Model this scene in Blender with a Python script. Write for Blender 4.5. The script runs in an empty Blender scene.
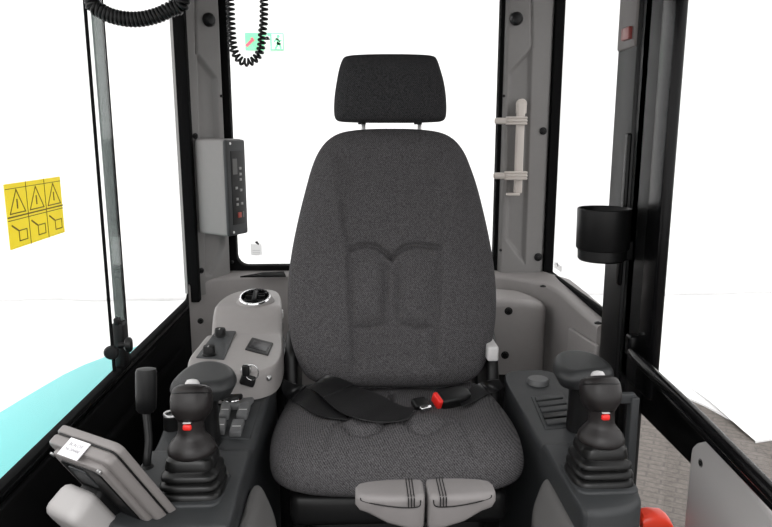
import bpy, bmesh, math, random
from mathutils import Vector, Matrix
from mathutils.bvhtree import BVHTree
random.seed(7)
SC = bpy.context.scene
COL = SC.collection
PI = math.pi
V = Vector

# ------------------------------------------------------------------ camera
FPX = 675.0
PITCH = math.atan((263.5 - 133.0) / FPX)
YAW = math.atan((386 - 358.0) / FPX * math.cos(PITCH))
CAM = V((0, 0, 1.12))
FW = V((math.sin(YAW) * math.cos(PITCH), math.cos(YAW) * math.cos(PITCH), -math.sin(PITCH)))
RT = V((math.cos(YAW), -math.sin(YAW), 0))
UPV = RT.cross(FW)


def ray(px, py):
    return (FW * FPX + RT * (px - 386) - UPV * (py - 263.5)).normalized()


def at(px, py, X=None, Y=None, Z=None):
    d = ray(px, py)
    if X is not None: s = (X - CAM.x) / d.x
    elif Y is not None: s = (Y - CAM.y) / d.y
    else: s = (Z - CAM.z) / d.z
    return CAM + d * s


def at_plane(px, py, p, n):
    d = ray(px, py)
    return CAM + d * ((p - CAM).dot(n) / d.dot(n))


cd = bpy.data.cameras.new('camera')
cam = bpy.data.objects.new('camera', cd)
COL.objects.link(cam)
cam.location = CAM
cam.rotation_euler = (PI / 2 - PITCH, 0, -YAW)
cd.sensor_width = 36
cd.lens = FPX / 772 * 36
cd.clip_start = 0.02
SC.camera = cam

# ------------------------------------------------------------------ materials
MATS = {}


def mat(name, col, rough=0.5, metal=0.0, spec=0.5, noise=0.0, nscale=60, bump=0.0, bscale=400, sheen=0.0, coat=0.0):
    m = bpy.data.materials.new(name)
    m.use_nodes = True
    nt = m.node_tree
    b = nt.nodes['Principled BSDF']
    b.inputs['Roughness'].default_value = rough
    b.inputs['Metallic'].default_value = metal
    b.inputs['Specular IOR Level'].default_value = spec
    b.inputs['Sheen Weight'].default_value = sheen
    b.inputs['Coat Weight'].default_value = coat
    b.inputs['Base Color'].default_value = (*col, 1)
    tc = nt.nodes.new('ShaderNodeTexCoord')
    if noise:
        n = nt.nodes.new('ShaderNodeTexNoise')
        n.inputs['Scale'].default_value = nscale
        n.inputs['Detail'].default_value = 4
        nt.links.new(tc.outputs['Object'], n.inputs['Vector'])
        r = nt.nodes.new('ShaderNodeMix'); r.data_type = 'RGBA'
        r.inputs[6].default_value = (*[c * (1 - noise) for c in col], 1)
        r.inputs[7].default_value = (*[min(1, c * (1 + noise)) for c in col], 1)
        nt.links.new(n.outputs['Fac'], r.inputs[0])
        nt.links.new(r.outputs[2], b.inputs['Base Color'])
    if bump:
        n2 = nt.nodes.new('ShaderNodeTexNoise')
        n2.inputs['Scale'].default_value = bscale
        n2.inputs['Detail'].default_value = 2
        nt.links.new(tc.outputs['Object'], n2.inputs['Vector'])
        bp = nt.nodes.new('ShaderNodeBump')
        bp.inputs['Strength'].default_value = bump
        bp.inputs['Distance'].default_value = 0.0006
        nt.links.new(n2.outputs['Fac'], bp.inputs['Height'])
        nt.links.new(bp.outputs['Normal'], b.inputs['Normal'])
    MATS[name] = m
    return m


def fabric(name, dark, light, tint):
    m = mat(name, dark, 0.95, spec=0.15, sheen=0.0)
    nt = m.node_tree
    b = nt.nodes['Principled BSDF']
    tc = nt.nodes.new('ShaderNodeTexCoord')
    mp = nt.nodes.new('ShaderNodeMapping')
    mp.inputs['Rotation'].default_value = (0.3, 0.75, 0.2)
    nt.links.new(tc.outputs['Object'], mp.inputs['Vector'])
    w = nt.nodes.new('ShaderNodeTexWave')
    w.inputs['Scale'].default_value = 88
    w.inputs['Distortion'].default_value = 0.6
    w.inputs['Detail'].default_value = 1
    w.inputs['Detail Scale'].default_value = 3
    nt.links.new(mp.outputs['Vector'], w.inputs['Vector'])
    n = nt.nodes.new('ShaderNodeTexNoise')
    n.inputs['Scale'].default_value = 430
    n.inputs['Detail'].default_value = 2
    nt.links.new(tc.outputs['Object'], n.inputs['Vector'])
    mr = nt.nodes.new('ShaderNodeMapRange')
    mr.inputs['From Min'].default_value = 0.36
    mr.inputs['From Max'].default_value = 0.64
    nt.links.new(n.outputs['Fac'], mr.inputs['Value'])
    mx = nt.nodes.new('ShaderNodeMix'); mx.data_type = 'FLOAT'
    mx.inputs[0].default_value = 0.58
    nt.links.new(w.outputs['Fac'], mx.inputs[2])
    nt.links.new(mr.outputs['Result'], mx.inputs[3])
    c = nt.nodes.new('ShaderNodeMix'); c.data_type = 'RGBA'
    c.inputs[6].default_value = (*dark, 1)
    c.inputs[7].default_value = (*light, 1)
    nt.links.new(mx.outputs[0], c.inputs[0])
    nt.links.new(c.outputs[2], b.inputs['Base Color'])
    bp = nt.nodes.new('ShaderNodeBump')
    bp.inputs['Strength'].default_value = 0.5
    bp.inputs['Distance'].default_value = 0.0008
    nt.links.new(mx.outputs[0], bp.inputs['Height'])
    nt.links.new(bp.outputs['Normal'], b.inputs['Normal'])
    return m


def glass(name, tint=(1, 1, 1), gloss=0.06, dark=0.0, darkcol=(0.02, 0.03, 0.03)):
    m = bpy.data.materials.new(name)
    m.use_nodes = True
    nt = m.node_tree
    for n in list(nt.nodes):
        if n.type != 'OUTPUT_MATERIAL': nt.nodes.remove(n)
    out = [n for n in nt.nodes if n.type == 'OUTPUT_MATERIAL'][0]
    t = nt.nodes.new('ShaderNodeBsdfTransparent'); t.inputs[0].default_value = (*tint, 1)
    g = nt.nodes.new('ShaderNodeBsdfGlossy'); g.inputs['Roughness'].default_value = 0.02
    lw_ = nt.nodes.new('ShaderNodeLayerWeight'); lw_.inputs[0].default_value = 0.5
    pw = nt.nodes.new('ShaderNodeMath'); pw.operation = 'POWER'; pw.inputs[1].default_value = 5
    nt.links.new(lw_.outputs['Facing'], pw.inputs[0])
    fr = nt.nodes.new('ShaderNodeMath'); fr.operation = 'MULTIPLY_ADD'; fr.inputs[1].default_value = 0.4; fr.inputs[2].default_value = 0.02
    nt.links.new(pw.outputs[0], fr.inputs[0])
    mx = nt.nodes.new('ShaderNodeMixShader')
    nt.links.new(fr.outputs[0], mx.inputs[0])
    nt.links.new(t.outputs[0], mx.inputs[1])
    nt.links.new(g.outputs[0], mx.inputs[2])
    last = mx.outputs[0]
    if dark:
        d = nt.nodes.new('ShaderNodeBsdfPrincipled')
        d.inputs['Base Color'].default_value = (*darkcol, 1)
        d.inputs['Roughness'].default_value = 0.15
        m2 = nt.nodes.new('ShaderNodeMixShader'); m2.inputs[0].default_value = dark
        nt.links.new(last, m2.inputs[1]); nt.links.new(d.outputs[0], m2.inputs[2])
        last = m2.outputs[0]
    nt.links.new(last, out.inputs[0])
    MATS[name] = m
    return m


GREY = mat('light_grey_plastic', (0.285, 0.268, 0.262), 0.5, noise=0.04, bump=0.25, bscale=700)
GREY2 = mat('grey_plastic_shaded', (0.205, 0.198, 0.194), 0.55, noise=0.04, bump=0.3, bscale=600)  # same plastic as the consoles, dimmer light at the pillars put into its colour
DGREY = mat('dark_grey_plastic', (0.034, 0.036, 0.038), 0.5, spec=0.35, noise=0.08, bump=0.35, bscale=800)
SWGREY = mat('switch_grey', (0.12, 0.122, 0.124), 0.45)
BLACK = mat('black_plastic', (0.006, 0.006, 0.0063), 0.42, spec=0.28, bump=0.15, bscale=700)
GLOSS = mat('black_gloss_paint', (0.003, 0.003, 0.0033), 0.22, spec=0.16)
SEAL = mat('black_seal_rubber', (0.004, 0.004, 0.0042), 0.85, spec=0.08)
RUBBER = mat('bellows_rubber', (0.005, 0.005, 0.005), 0.36, spec=0.3)
GRIPM = mat('grip_rubber', (0.0125, 0.0105, 0.0105), 0.42, spec=0.35, bump=0.3, bscale=900)
PADM = mat('pad_vinyl', (0.020, 0.021, 0.022), 0.45, spec=0.4, bump=0.5, bscale=900)
FAB = fabric('seat_fabric', (0.018, 0.0175, 0.0185), (0.120, 0.115, 0.119), 1)
HFAB = fabric('headrest_fabric', (0.007, 0.007, 0.0075), (0.058, 0.057, 0.060), 1)
BELT = mat('belt_webbing', (0.010, 0.010, 0.0105), 0.38, spec=0.5, bump=0.4, bscale=900)
CHROME = mat('chrome', (0.68, 0.68, 0.69), 0.14, metal=1)
STEEL = mat('steel', (0.5, 0.5, 0.5), 0.3, metal=1)
RED = mat('red_plastic', (0.75, 0.02, 0.015), 0.4)
REDH = mat('red_paint', (0.8, 0.05, 0.02), 0.4)
BEIGE = mat('beige_plastic', (0.60, 0.55, 0.51), 0.5)
SILVER = mat('pale_grey_plastic', (0.55, 0.54, 0.54), 0.4)
MONG = mat('monitor_grey', (0.20, 0.185, 0.18), 0.42, bump=0.2, bscale=800)
LEVG = mat('lever_grey', (0.185, 0.173, 0.171), 0.55, noise=0.05, bump=0.3, bscale=600)
WHITE = mat('white_label', (0.85, 0.84, 0.86), 0.5)
INK = mat('grey_ink', (0.12, 0.12, 0.13), 0.6)
INK2 = mat('pale_grey_ink', (0.36, 0.35, 0.37), 0.6)
TEAL = mat('teal_paint', (0.16, 0.62, 0.62), 0.35, noise=0.03, nscale=8)
YEL = mat('yellow_sticker', (0.86, 0.76, 0.09), 0.45)


def make_translucent(m, col, f):
    nt = m.node_tree
    b = nt.nodes['Principled BSDF']; out_ = [n for n in nt.nodes if n.type == 'OUTPUT_MATERIAL'][0]
    t = nt.nodes.new('ShaderNodeBsdfTranslucent'); t.inputs[0].default_value = (*col, 1)
    mx = nt.nodes.new('ShaderNodeMixShader'); mx.inputs[0].default_value = f
    nt.links.new(b.outputs[0], mx.inputs[1]); nt.links.new(t.outputs[0], mx.inputs[2]); nt.links.new(mx.outputs[0], out_.inputs[0])


make_translucent(YEL, (0.98, 0.86, 0.13), 0.6)
make_translucent(mat('faint_sticker', (.85, .85, .85), .6), (.95, .95, .95), .7)
mat('faint_ink', (.6, .6, .6), .6)
OLIVE = mat('sticker_ink', (0.12, 0.09, 0.01), 0.6)
GREEN = mat('sign_green', (0.22, 0.78, 0.42), 0.5)
PINK = mat('sign_red', (0.8, 0.12, 0.18), 0.5)
SIGNW = mat('sign_white', (0.9, 0.92, 0.9), 0.5)
WALLW = mat('white_hall_wall', (0.86, 0.86, 0.86), 0.9, noise=0.015, nscale=2)
SCREEN = mat('screen_black', (0.008, 0.008, 0.01), 0.3, spec=0.25)
MATTE = mat('black_matte_panel', (0.0045, 0.0045, 0.0047), 0.9, spec=0.05)
REFL = mat('red_reflector', (0.25, 0.05, 0.045), 0.3)
BRN = mat('brown_grey_trim', (0.11, 0.098, 0.095), 0.5, noise=0.08, nscale=30)
PANE = glass('clear_glass')
PANED = glass('stile_glass', tint=(0.75, 0.82, 0.8), dark=0.62, darkcol=(0.05, 0.06, 0.058))


def sheet_material():
    m = mat('white_sheet', (0.88, 0.88, 0.88), 0.9, noise=0.03, nscale=1.5)
    return m


SHEET = sheet_material()


def paving_material():
    m = mat('paving', (0.2, 0.18, 0.165), 0.85)
    nt = m.node_tree; b = nt.nodes['Principled BSDF']
    tc = nt.nodes.new('ShaderNodeTexCoord')
    br = nt.nodes.new('ShaderNodeTexBrick')
    br.inputs['Color1'].default_value = (0.150, 0.132, 0.119, 1)
    br.inputs['Color2'].default_value = (0.138, 0.121, 0.109, 1)
    br.inputs['Mortar'].default_value = (0.108, 0.096, 0.088, 1)
    br.inputs['Scale'].default_value = 1.0
    br.inputs['Mortar Size'].default_value = 0.006
    br.inputs['Brick Width'].default_value = 0.16
    br.inputs['Row Height'].default_value = 0.055
    mp = nt.nodes.new('ShaderNodeMapping'); mp.inputs['Rotation'].default_value = (0, 0, 0.5)
    nt.links.new(tc.outputs['Object'], mp.inputs['Vector'])
    nt.links.new(mp.outputs['Vector'], br.inputs['Vector'])
    n = nt.nodes.new('ShaderNodeTexNoise'); n.inputs['Scale'].default_value = 45; n.inputs['Detail'].default_value = 5
    nt.links.new(tc.outputs['Object'], n.inputs['Vector'])
    mx = nt.nodes.new('ShaderNodeMix'); mx.data_type = 'RGBA'; mx.blend_type = 'MULTIPLY'
    mx.inputs[0].default_value = 0.55
    nt.links.new(br.outputs['Color'], mx.inputs[6])
    mr = nt.nodes.new('ShaderNodeMapRange'); mr.inputs['From Min'].default_value = 0.3; mr.inputs['From Max'].default_value = 0.7
    mr.inputs['To Min'].default_value = 0.55; mr.inputs['To Max'].default_value = 1.25
    nt.links.new(n.outputs['Fac'], mr.inputs['Value'])
    nt.links.new(mr.outputs['Result'], mx.inputs[7])
    nt.links.new(mx.outputs[2], b.inputs['Base Color'])
    return m


PAVE = paving_material()


# ------------------------------------------------------------------ object helpers
def thing(name, label, cat, loc, group=None):
    o = bpy.data.objects.new(name, None)
    COL.objects.link(o)
    o.location = loc
    o['label'] = label; o['category'] = cat
    if group: o['group'] = group
    o.empty_display_size = 0.05
    return o


def base_of(o):
    p = V((0, 0, 0))
    while o is not None:
        p += o.location; o = o.parent
    return p


def obj(name, bm, m, parent=None, smooth=38, label=None):
    """Links a bmesh (world coordinates) as one mesh object."""
    me = bpy.data.meshes.new(name)
    bmesh.ops.recalc_face_normals(bm, faces=bm.faces)
    if parent is None:
        vs = [v.co for v in bm.verts]
        c = V(((min(v.x for v in vs) + max(v.x for v in vs)) / 2, (min(v.y for v in vs) + max(v.y for v in vs)) / 2, min(v.z for v in vs)))
    else:
        c = base_of(parent)
    for v in bm.verts: v.co -= c
    bm.to_mesh(me); bm.free()
    if smooth:
        me.shade_smooth()
        me.set_sharp_from_angle(angle=math.radians(smooth))
    me.materials.append(m)
    o = bpy.data.objects.new(name, me)
    COL.objects.link(o)
    if parent is None: o.location = c
    else: o.parent = parent
    if label: o['label'] = label
    return o


def tag(o, label, cat, group=None, kind=None):
    o['label'] = label; o['category'] = cat
    if group: o['group'] = group
    if kind: o['kind'] = kind
    return o


def struct(name, bm, m, label, cat, smooth=38):
    o = obj(name, bm, m, None, smooth)
    o['kind'] = 'structure'; o['label'] = label; o['category'] = cat
    return o


def sthing(name, label, cat, loc):
    o = thing(name, label, cat, loc); o['kind'] = 'structure'
    return o


def dup(o, parent=None, offset=None):
    c = o.copy(); COL.objects.link(c); c.parent = parent
    for ch in list(o.children): dup(ch, c)
    return c


# ------------------------------------------------------------------ mesh helpers
def bevel(bm, w, seg=3, angle=30, geom=None):
    if w <= 0: return bm
    bmesh.ops.recalc_face_normals(bm, faces=bm.faces)
    es = [e for e in bm.edges if len(e.link_faces) == 2 and e.calc_face_angle(0) > math.radians(angle)]
    bmesh.ops.bevel(bm, geom=es, offset=w, segments=seg, profile=0.5, affect='EDGES', clamp_overlap=True)
    return bm


def add_hull8(bm, pts):
    vs = [bm.verts.new(p) for p in pts]
    for f in ((0, 1, 2, 3), (7, 6, 5, 4), (0, 4, 5, 1), (1, 5, 6, 2), (2, 6, 7, 3), (3, 7, 4, 0)):
        bm.faces.new([vs[i] for i in f])
    return bm


def box(x0, x1, y0, y1, z0, z1, bv=0.0, seg=3):
    bm = bmesh.new()
    add_hull8(bm, [V((x0, y0, z0)), V((x1, y0, z0)), V((x1, y1, z0)), V((x0, y1, z0)), V((x0, y0, z1)), V((x1, y0, z1)), V((x1, y1, z1)), V((x0, y1, z1))])
    return bevel(bm, bv, seg)


def obox(O, U, W, N, u0, u1, v0, v1, n0, n1, bv=0.0, seg=3):
    bm = bmesh.new()
    P = lambda u, v, n: O + U * u + W * v + N * n
    add_hull8(bm, [P(u0, v0, n0), P(u1, v0, n0), P(u1, v1, n0), P(u0, v1, n0), P(u0, v0, n1), P(u1, v0, n1), P(u1, v1, n1), P(u0, v1, n1)])
    return bevel(bm, bv, seg)


def prism(pts, vec, bv=0.0, seg=3):
    bm = bmesh.new()
    a = [bm.verts.new(p) for p in pts]
    b = [bm.verts.new(p + vec) for p in pts]
    n = len(pts)
    bm.faces.new(a); bm.faces.new(b[::-1])
    for i in range(n): bm.faces.new([a[i], b[i], b[(i + 1) % n], a[(i + 1) % n]])
    return bevel(bm, bv, seg)


def join(*bms):
    out = bmesh.new()
    for b in bms:
        me = bpy.data.meshes.new('tmp'); b.to_mesh(me); b.free()
        out.from_mesh(me); bpy.data.meshes.remove(me)
    return out


def loft(rings, cap=True):
    bm = bmesh.new()
    R = [[bm.verts.new(p) for p in r] for r in rings]
    n = len(R[0])
    for a, b in zip(R, R[1:]):
        for i in range(n): bm.faces.new([a[i], a[(i + 1) % n], b[(i + 1) % n], b[i]])
    if cap: bm.faces.new(R[0][::-1]); bm.faces.new(R[-1])
    return bm


def frame_of(axis):
    axis = axis.normalized()
    h = V((0, 0, 1)) if abs(axis.z) < 0.9 else V((1, 0, 0))
    u = axis.cross(h).normalized()
    return u, u.cross(axis).normalized(), axis


def cyl(p0, p1, r0, r1=None, n=24, bv=0.0):
    r1 = r0 if r1 is None else r1
    u, w, a = frame_of(p1 - p0)
    c = lambda p, r: [p + u * (r * math.cos(t)) + w * (r * math.sin(t)) for t in [2 * PI * i / n for i in range(n)]]
    if bv:
        L = (p1 - p0).length
        rings = [c(p0, r0 - bv), c(p0 + a * bv * .3, r0 - bv * .3), c(p0 + a * bv, r0), c(p1 - a * bv, r1), c(p1 - a * bv * .3, r1 - bv * .3), c(p1, r1 - bv)]
        return loft(rings)
    return loft([c(p0, r0), c(p1, r1)])


def lathe(base, axis, prof, n=40, cap=True):
    u, w, a = frame_of(axis)
    return loft([[base + a * h + u * (r * math.cos(t)) + w * (r * math.sin(t)) for t in [2 * PI * i / n for i in range(n)]] for r, h in prof], cap)


def crom(pts, n, closed=False):
    """Catmull-Rom resample, roughly even."""
    out = []
    m = len(pts)
    segs = m if closed else m - 1
    for i in range(segs):
        p0 = pts[(i - 1) % m] if closed or i > 0 else pts[0] * 2 - pts[1]
        p1 = pts[i]; p2 = pts[(i + 1) % m]
        p3 = pts[(i + 2) % m] if closed or i + 2 < m else pts[-1] * 2 - pts[-2]
        for k in range(12):
            t = k / 12
            out.append(0.5 * ((2 * p1) + (p2 - p0) * t + (2 * p0 - 5 * p1 + 4 * p2 - p3) * t * t + (3 * p1 - p0 - 3 * p2 + p3) * t ** 3))
    if not closed: out.append(pts[-1])
    L = [0]
    seq = out + ([out[0]] if closed else [])
    for a, b in zip(seq, seq[1:]): L.append(L[-1] + (b - a).length)
    res = []
    j = 0
    tot = L[-1]
    cnt = n if closed else n - 1
    for k in range(n):
        s = tot * k / cnt
        while j < len(L) - 2 and L[j + 1] < s: j += 1
        f = (s - L[j]) / max(1e-9, L[j + 1] - L[j])
        res.append(seq[j].lerp(seq[j + 1], min(1, max(0, f))))
    return res


def tube(pts, r, n=10, samples=None, rfn=None):
    P = crom(pts, samples or len(pts) * 6)
    rings = []
    u = None
    for i, p in enumerate(P):
        d = (P[min(i + 1, len(P) - 1)] - P[max(i - 1, 0)]).normalized()
        if u is None: u, w, _ = frame_of(d)
        u = (u - d * u.dot(d)).normalized(); w = d.cross(u)
        rr = rfn(i / (len(P) - 1)) if rfn else r
        rings.append([p + u * (rr * math.cos(2 * PI * k / n)) + w * (rr * math.sin(2 * PI * k / n)) for k in range(n)])
    return loft(rings)


def rrect2(w0, w1, h0, h1, r, n=6):
    out = []
    for cx, cy, a0 in ((w1 - r, h1 - r, 0), (w0 + r, h1 - r, PI / 2), (w0 + r, h0 + r, PI), (w1 - r, h0 + r, 1.5 * PI)):
        for k in range(n + 1):
            a = a0 + PI / 2 * k / n
            out.append((cx + r * math.cos(a), cy + r * math.sin(a)))
    return out


def ring_frame(inner, outer, vec, bv=0.0):
    """Frame between two closed loops with equal counts."""
    n = len(inner)
    bm = bmesh.new()
    a = [bm.verts.new(p) for p in inner]; b = [bm.verts.new(p) for p in outer]
    c = [bm.verts.new(p + vec) for p in inner]; d = [bm.verts.new(p + vec) for p in outer]
    for i in range(n):
        j = (i + 1) % n
        bm.faces.new([a[i], a[j], b[j], b[i]]); bm.faces.new([c[i], d[i], d[j], c[j]])
        bm.faces.new([a[i], c[i], c[j], a[j]]); bm.faces.new([b[i], b[j], d[j], d[i]])
    return bevel(bm, bv, 2, 50) if bv else bm


def sstep(a, b, x):
    t = min(1, max(0, (x - a) / (b - a)))
    return t * t * (3 - 2 * t)


def segdist(p, a, b):
    ax, ay = a; bx, by = b; px, py = p
    dx, dy = bx - ax, by - ay
    t = max(0, min(1, ((px - ax) * dx + (py - ay) * dy) / max(1e-12, dx * dx + dy * dy)))
    return math.hypot(px - ax - t * dx, py - ay - t * dy)


def polydist(p, poly):
    return min(segdist(p, a, b) for a, b in zip(poly, poly[1:]))


def inpoly(p, poly):
    x, y = p; c = False
    n = len(poly)
    for i in range(n):
        x1, y1 = poly[i]; x2, y2 = poly[(i + 1) % n]
        if (y1 > y) != (y2 > y) and x < (x2 - x1) * (y - y1) / (y2 - y1) + x1: c = not c
    return c


def sdf(p, poly):
    d = polydist(p, poly + [poly[0]])
    return -d if inpoly(p, poly) else d


def pillow(O, U, W, N, outline, tf, tb, relief=None, nr=40, na=160, k=3.0, center=None, kb=3.0):
    """Padded body: outline in (U,W), swelling tf along N and tb against it."""
    pts = crom([V((a, b, 0)) for a, b in outline], na, True)
    c = V((center[0], center[1], 0)) if center else sum(pts, V((0, 0, 0))) / len(pts)
    bm = bmesh.new()

    def side(sgn, T, kk, rel, rings):
        cols = []
        for i in range(1, rings):
            r = math.sin(i / rings * PI / 2)
            row = []
            for p in pts:
                q = c + (p - c) * r
                h = T * (1 - r ** kk) ** (1 / kk)
                if rel: h += rel(q.x, q.y) * (1 - r ** 10)
                row.append(bm.verts.new(O + U * q.x + W * q.y + N * (sgn * h)))
            cols.append(row)
        h0 = T + (rel(c.x, c.y) if rel else 0)
        ctr = bm.verts.new(O + U * c.x + W * c.y + N * (sgn * h0))
        return ctr, cols

    rim = [bm.verts.new(O + U * p.x + W * p.y) for p in pts]
    for sgn, T, kk, rel, rings in ((1, tf, k, relief, nr), (-1, tb, kb, None, 12)):
        ctr, cols = side(sgn, T, kk, rel, rings)
        cols.append(rim)
        for i in range(na): bm.faces.new([ctr, cols[0][i], cols[0][(i + 1) % na]])
        for a, b in zip(cols, cols[1:]):
            for i in range(na): bm.faces.new([a[i], b[i], b[(i + 1) % na], a[(i + 1) % na]])
    return bm


def mound(outline, zb, H, fil, nr=24, na=140, center=None, nf=5, flare=0.0, smooth=True):
    """Upright moulded block: plan outline (world x, y), top height H(x, y), rounded top edge."""
    raw = [V((a, b, 0)) for a, b in outline]
    if smooth: pts = crom(raw, na, True)
    else:
        pts = []
        m = len(raw); per = max(2, na // m)
        for i in range(m):
            for q in range(per): pts.append(raw[i].lerp(raw[(i + 1) % m], q / per))
        na = len(pts)
    c = V((center[0], center[1], 0)) if center else sum(pts, V((0, 0, 0))) / na
    bm = bmesh.new()
    cols = []
    def ring(inset, zf):
        row = []
        for p in pts:
            d = p - c
            q = c + d * (1 - inset / max(1e-6, d.length))
            row.append(bm.verts.new(V((q.x, q.y, zf(q.x, q.y)))))
        cols.append(row)
    ring(-flare, lambda x, y: zb)
    ring(0, lambda x, y: H(x, y) - fil)
    for i in range(1, nf + 1):
        a = PI / 2 * i / nf
        ring(fil * (1 - math.cos(a)), lambda x, y, a=a: H(x, y) - fil * (1 - math.sin(a)))
    top = cols[-1]
    tops = [v.co.copy() for v in top]
    for i in range(1, nr):
        f = 1 - i / nr
        row = []
        for p in tops:
            q = c + (V((p.x, p.y, 0)) - c) * f
            row.append(bm.verts.new(V((q.x, q.y, H(q.x, q.y)))))
        cols.append(row)
    ctr = bm.verts.new(V((c.x, c.y, H(c.x, c.y))))
    for a, b in zip(cols, cols[1:]):
        for i in range(na): bm.faces.new([a[i], a[(i + 1) % na], b[(i + 1) % na], b[i]])
    for i in range(na): bm.faces.new([cols[-1][i], cols[-1][(i + 1) % na], ctr])
    bm.faces.new(cols[0][::-1])
    return bm


def relief_panel(A, B, z0, z1, depth, thick, nu=60, nv=260):
    """Upright moulded panel from plan point A to B, pushed inwards by depth(u_m, z)."""
    U = (B - A); L = U.length; U = U / L
    N = V((U.y, -U.x, 0))
    if N.y > 0: N = -N
    bm = bmesh.new()
    g = [[bm.verts.new(V((A.x, A.y, 0)) + U * (L * i / nu) + N * (-depth(L * i / nu, z0 + (z1 - z0) * j / nv)) + V((0, 0, z0 + (z1 - z0) * j / nv))) for j in range(nv + 1)] for i in range(nu + 1)]
    for i in range(nu):
        for j in range(nv): bm.faces.new([g[i][j], g[i + 1][j], g[i + 1][j + 1], g[i][j + 1]])
    bd = [e for e in bm.edges if e.is_boundary]
    r = bmesh.ops.extrude_edge_only(bm, edges=bd)
    for v in [x for x in r['geom'] if isinstance(x, bmesh.types.BMVert)]: v.co -= N * thick
    return bm


def text_mesh(s, O, U, W, N, size, th, mat_, parent, name='lettering'):
    cu = bpy.data.curves.new('t', 'FONT'); cu.body = s; cu.size = size; cu.extrude = th; cu.align_x = 'CENTER'
    to = bpy.data.objects.new('t', cu); COL.objects.link(to)
    bpy.context.view_layer.update()
    me = bpy.data.meshes.new_from_object(to.evaluated_get(bpy.context.evaluated_depsgraph_get()))
    bm = bmesh.new(); bm.from_mesh(me)
    bpy.data.objects.remove(to); bpy.data.curves.remove(cu); bpy.data.meshes.remove(me)
    for v in bm.verts: v.co = O + U * v.co.x + W * v.co.y + N * v.co.z
    return obj(name, bm, mat_, parent, 0)


def stroke(pts, w, N, th):
    """Flat line of width w through pts lying in a plane with normal N."""
    bms = []
    for a, b in zip(pts, pts[1:]):
        d = (b - a).normalized(); s = d.cross(N).normalized() * (w / 2); e = d * (w / 2)
        bms.append(prism([a - s - e, b - s + e, b + s + e, a + s - e], N * th))
    return join(*bms)


def screw(parent, p, n, r=0.008, m=None, name='screw'):
    b = lathe(p - n * 0.004, n, [(r * 1.5, 0.003), (r * 1.5, 0.0055), (r * 1.1, 0.0065), (r, 0.0045), (r * .85, 0.0075), (r * .45, 0.008), (r * .4, 0.005)], 20)
    return obj(name, b, m or BLACK, parent)


# ================================================================== OUTSIDE
GZ = -0.75
struct('ground', box(-14, 14, -6, 12, GZ - 0.1, GZ), PAVE, 'grey brown paving outside the cab, seen through the door glass', 'ground')
w = struct('wall_back', box(-12, 12, 7.5, 7.7, GZ, 5.2), WALLW, 'white hall wall behind the machine', 'wall')

# white sheet over the floor, with a wavy front edge on the door side
edge = [V((-9, -1, 0)), V((-3, -1.2, 0)), V((-1.6, 1.0, 0)), V((-0.9, 3.2, 0)), V((0.8, 4.6, 0))]
epx = [(650, 380), (672, 391), (692, 400), (702, 404), (711, 409), (724, 416), (736, 421), (745, 423), (751, 428), (756, 437), (768, 441)]
edge += [V((at(a, b, Z=GZ + .01).x, at(a, b, Z=GZ + .01).y, 0)) for a, b in epx] + [V((3.4, 4.1, 0)), V((4.6, 4.2, 0)), V((6.5, 4.0, 0)), V((9, 4.1, 0))]
E2 = crom(edge, 110)
bm = bmesh.new()
rows = []
NJ = 26
for j in range(NJ + 1):
    row = []
    for i, p in enumerate(E2):
        t = j / NJ
        q = V((p.x, p.y + (7.45 - p.y) * t, 0))
        z = GZ + 0.012 + (0.02 * (0.5 + 0.5 * math.sin(q.x * 3.1 + q.y * 1.7)) + 0.015 * (0.5 + .5 * math.sin(q.x * 7 - q.y * 5))) * min(1, t * 6 + .1)
        row.append(bm.verts.new(V((q.x, q.y, z))))
    rows.append(row)
for a, b in zip(rows, rows[1:]):
    for i in range(len(a) - 1): bm.faces.new([a[i], a[i + 1], b[i + 1], b[i]])
r = bmesh.ops.extrude_edge_only(bm, edges=[e for e in bm.edges if e.is_boundary])
for v in [x for x in r['geom'] if isinstance(x, bmesh.types.BMVert)]: v.co.z = GZ + 0.001
tag(obj('dust_sheet', bm, SHEET, None, 60), 'white cloth sheet spread over the paving in front of the wall', 'sheet')

# emergency exit sign on the hall wall
sg = thing('exit_sign', 'green emergency exit sign with a running figure on the white wall', 'sign', at(264, 50, Y=7.5))
SY = 7.47
S0 = at(245.5, 50, Y=SY); S1 = at(283, 33, Y=SY)
sw, sh = S1.x - S0.x, S1.z - S0.z
SU, SW_, SN = V((1, 0, 0)), V((0, 0, 1)), V((0, -1, 0))
obj('board', obox(S0, SU, SW_, SN, 0, sw, 0, sh, -0.03, 0, 0.003), GREEN, sg)
sp = lambda u, v: S0 + SU * (u * sw) + SW_ * (v * sh)
obj('exit_panel', obox(S0, SU, SW_, SN, sw * .70, sw * .985, sh * .06, sh * .94, 0, 0.003), SIGNW, sg)
man = join(stroke([sp(.80, .12), sp(.86, .36), sp(.85, .62)], .022, SN, .005),
           stroke([sp(.93, .14), sp(.905, .36), sp(.85, .42)], .022, SN, .005),
           stroke([sp(.77, .5), sp(.82, .66), sp(.86, .62)], .016, SN, .005),
           stroke([sp(.86, .62), sp(.90, .52), sp(.94, .56)], .016, SN, .005),
           lathe(sp(.87, .80) , SN, [(.017, 0), (.017, .0055)], 16))
obj('running_figure', man, GREEN, sg)
obj('arrow', join(stroke([sp(.58, .12), sp(.58, .62)], .06, SN, .004), prism([sp(.50, .58), sp(.66, .58), sp(.58, .9)], SN * .004)), SIGNW, sg)
obj('pointer', join(stroke([sp(.05, .28), sp(.19, .58)], .03, SN, .005), prism([sp(.13, .68), sp(.26, .50), sp(.20, .74)], SN * .006)), PINK, sg, label='red diagonal pointer mark')

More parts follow.
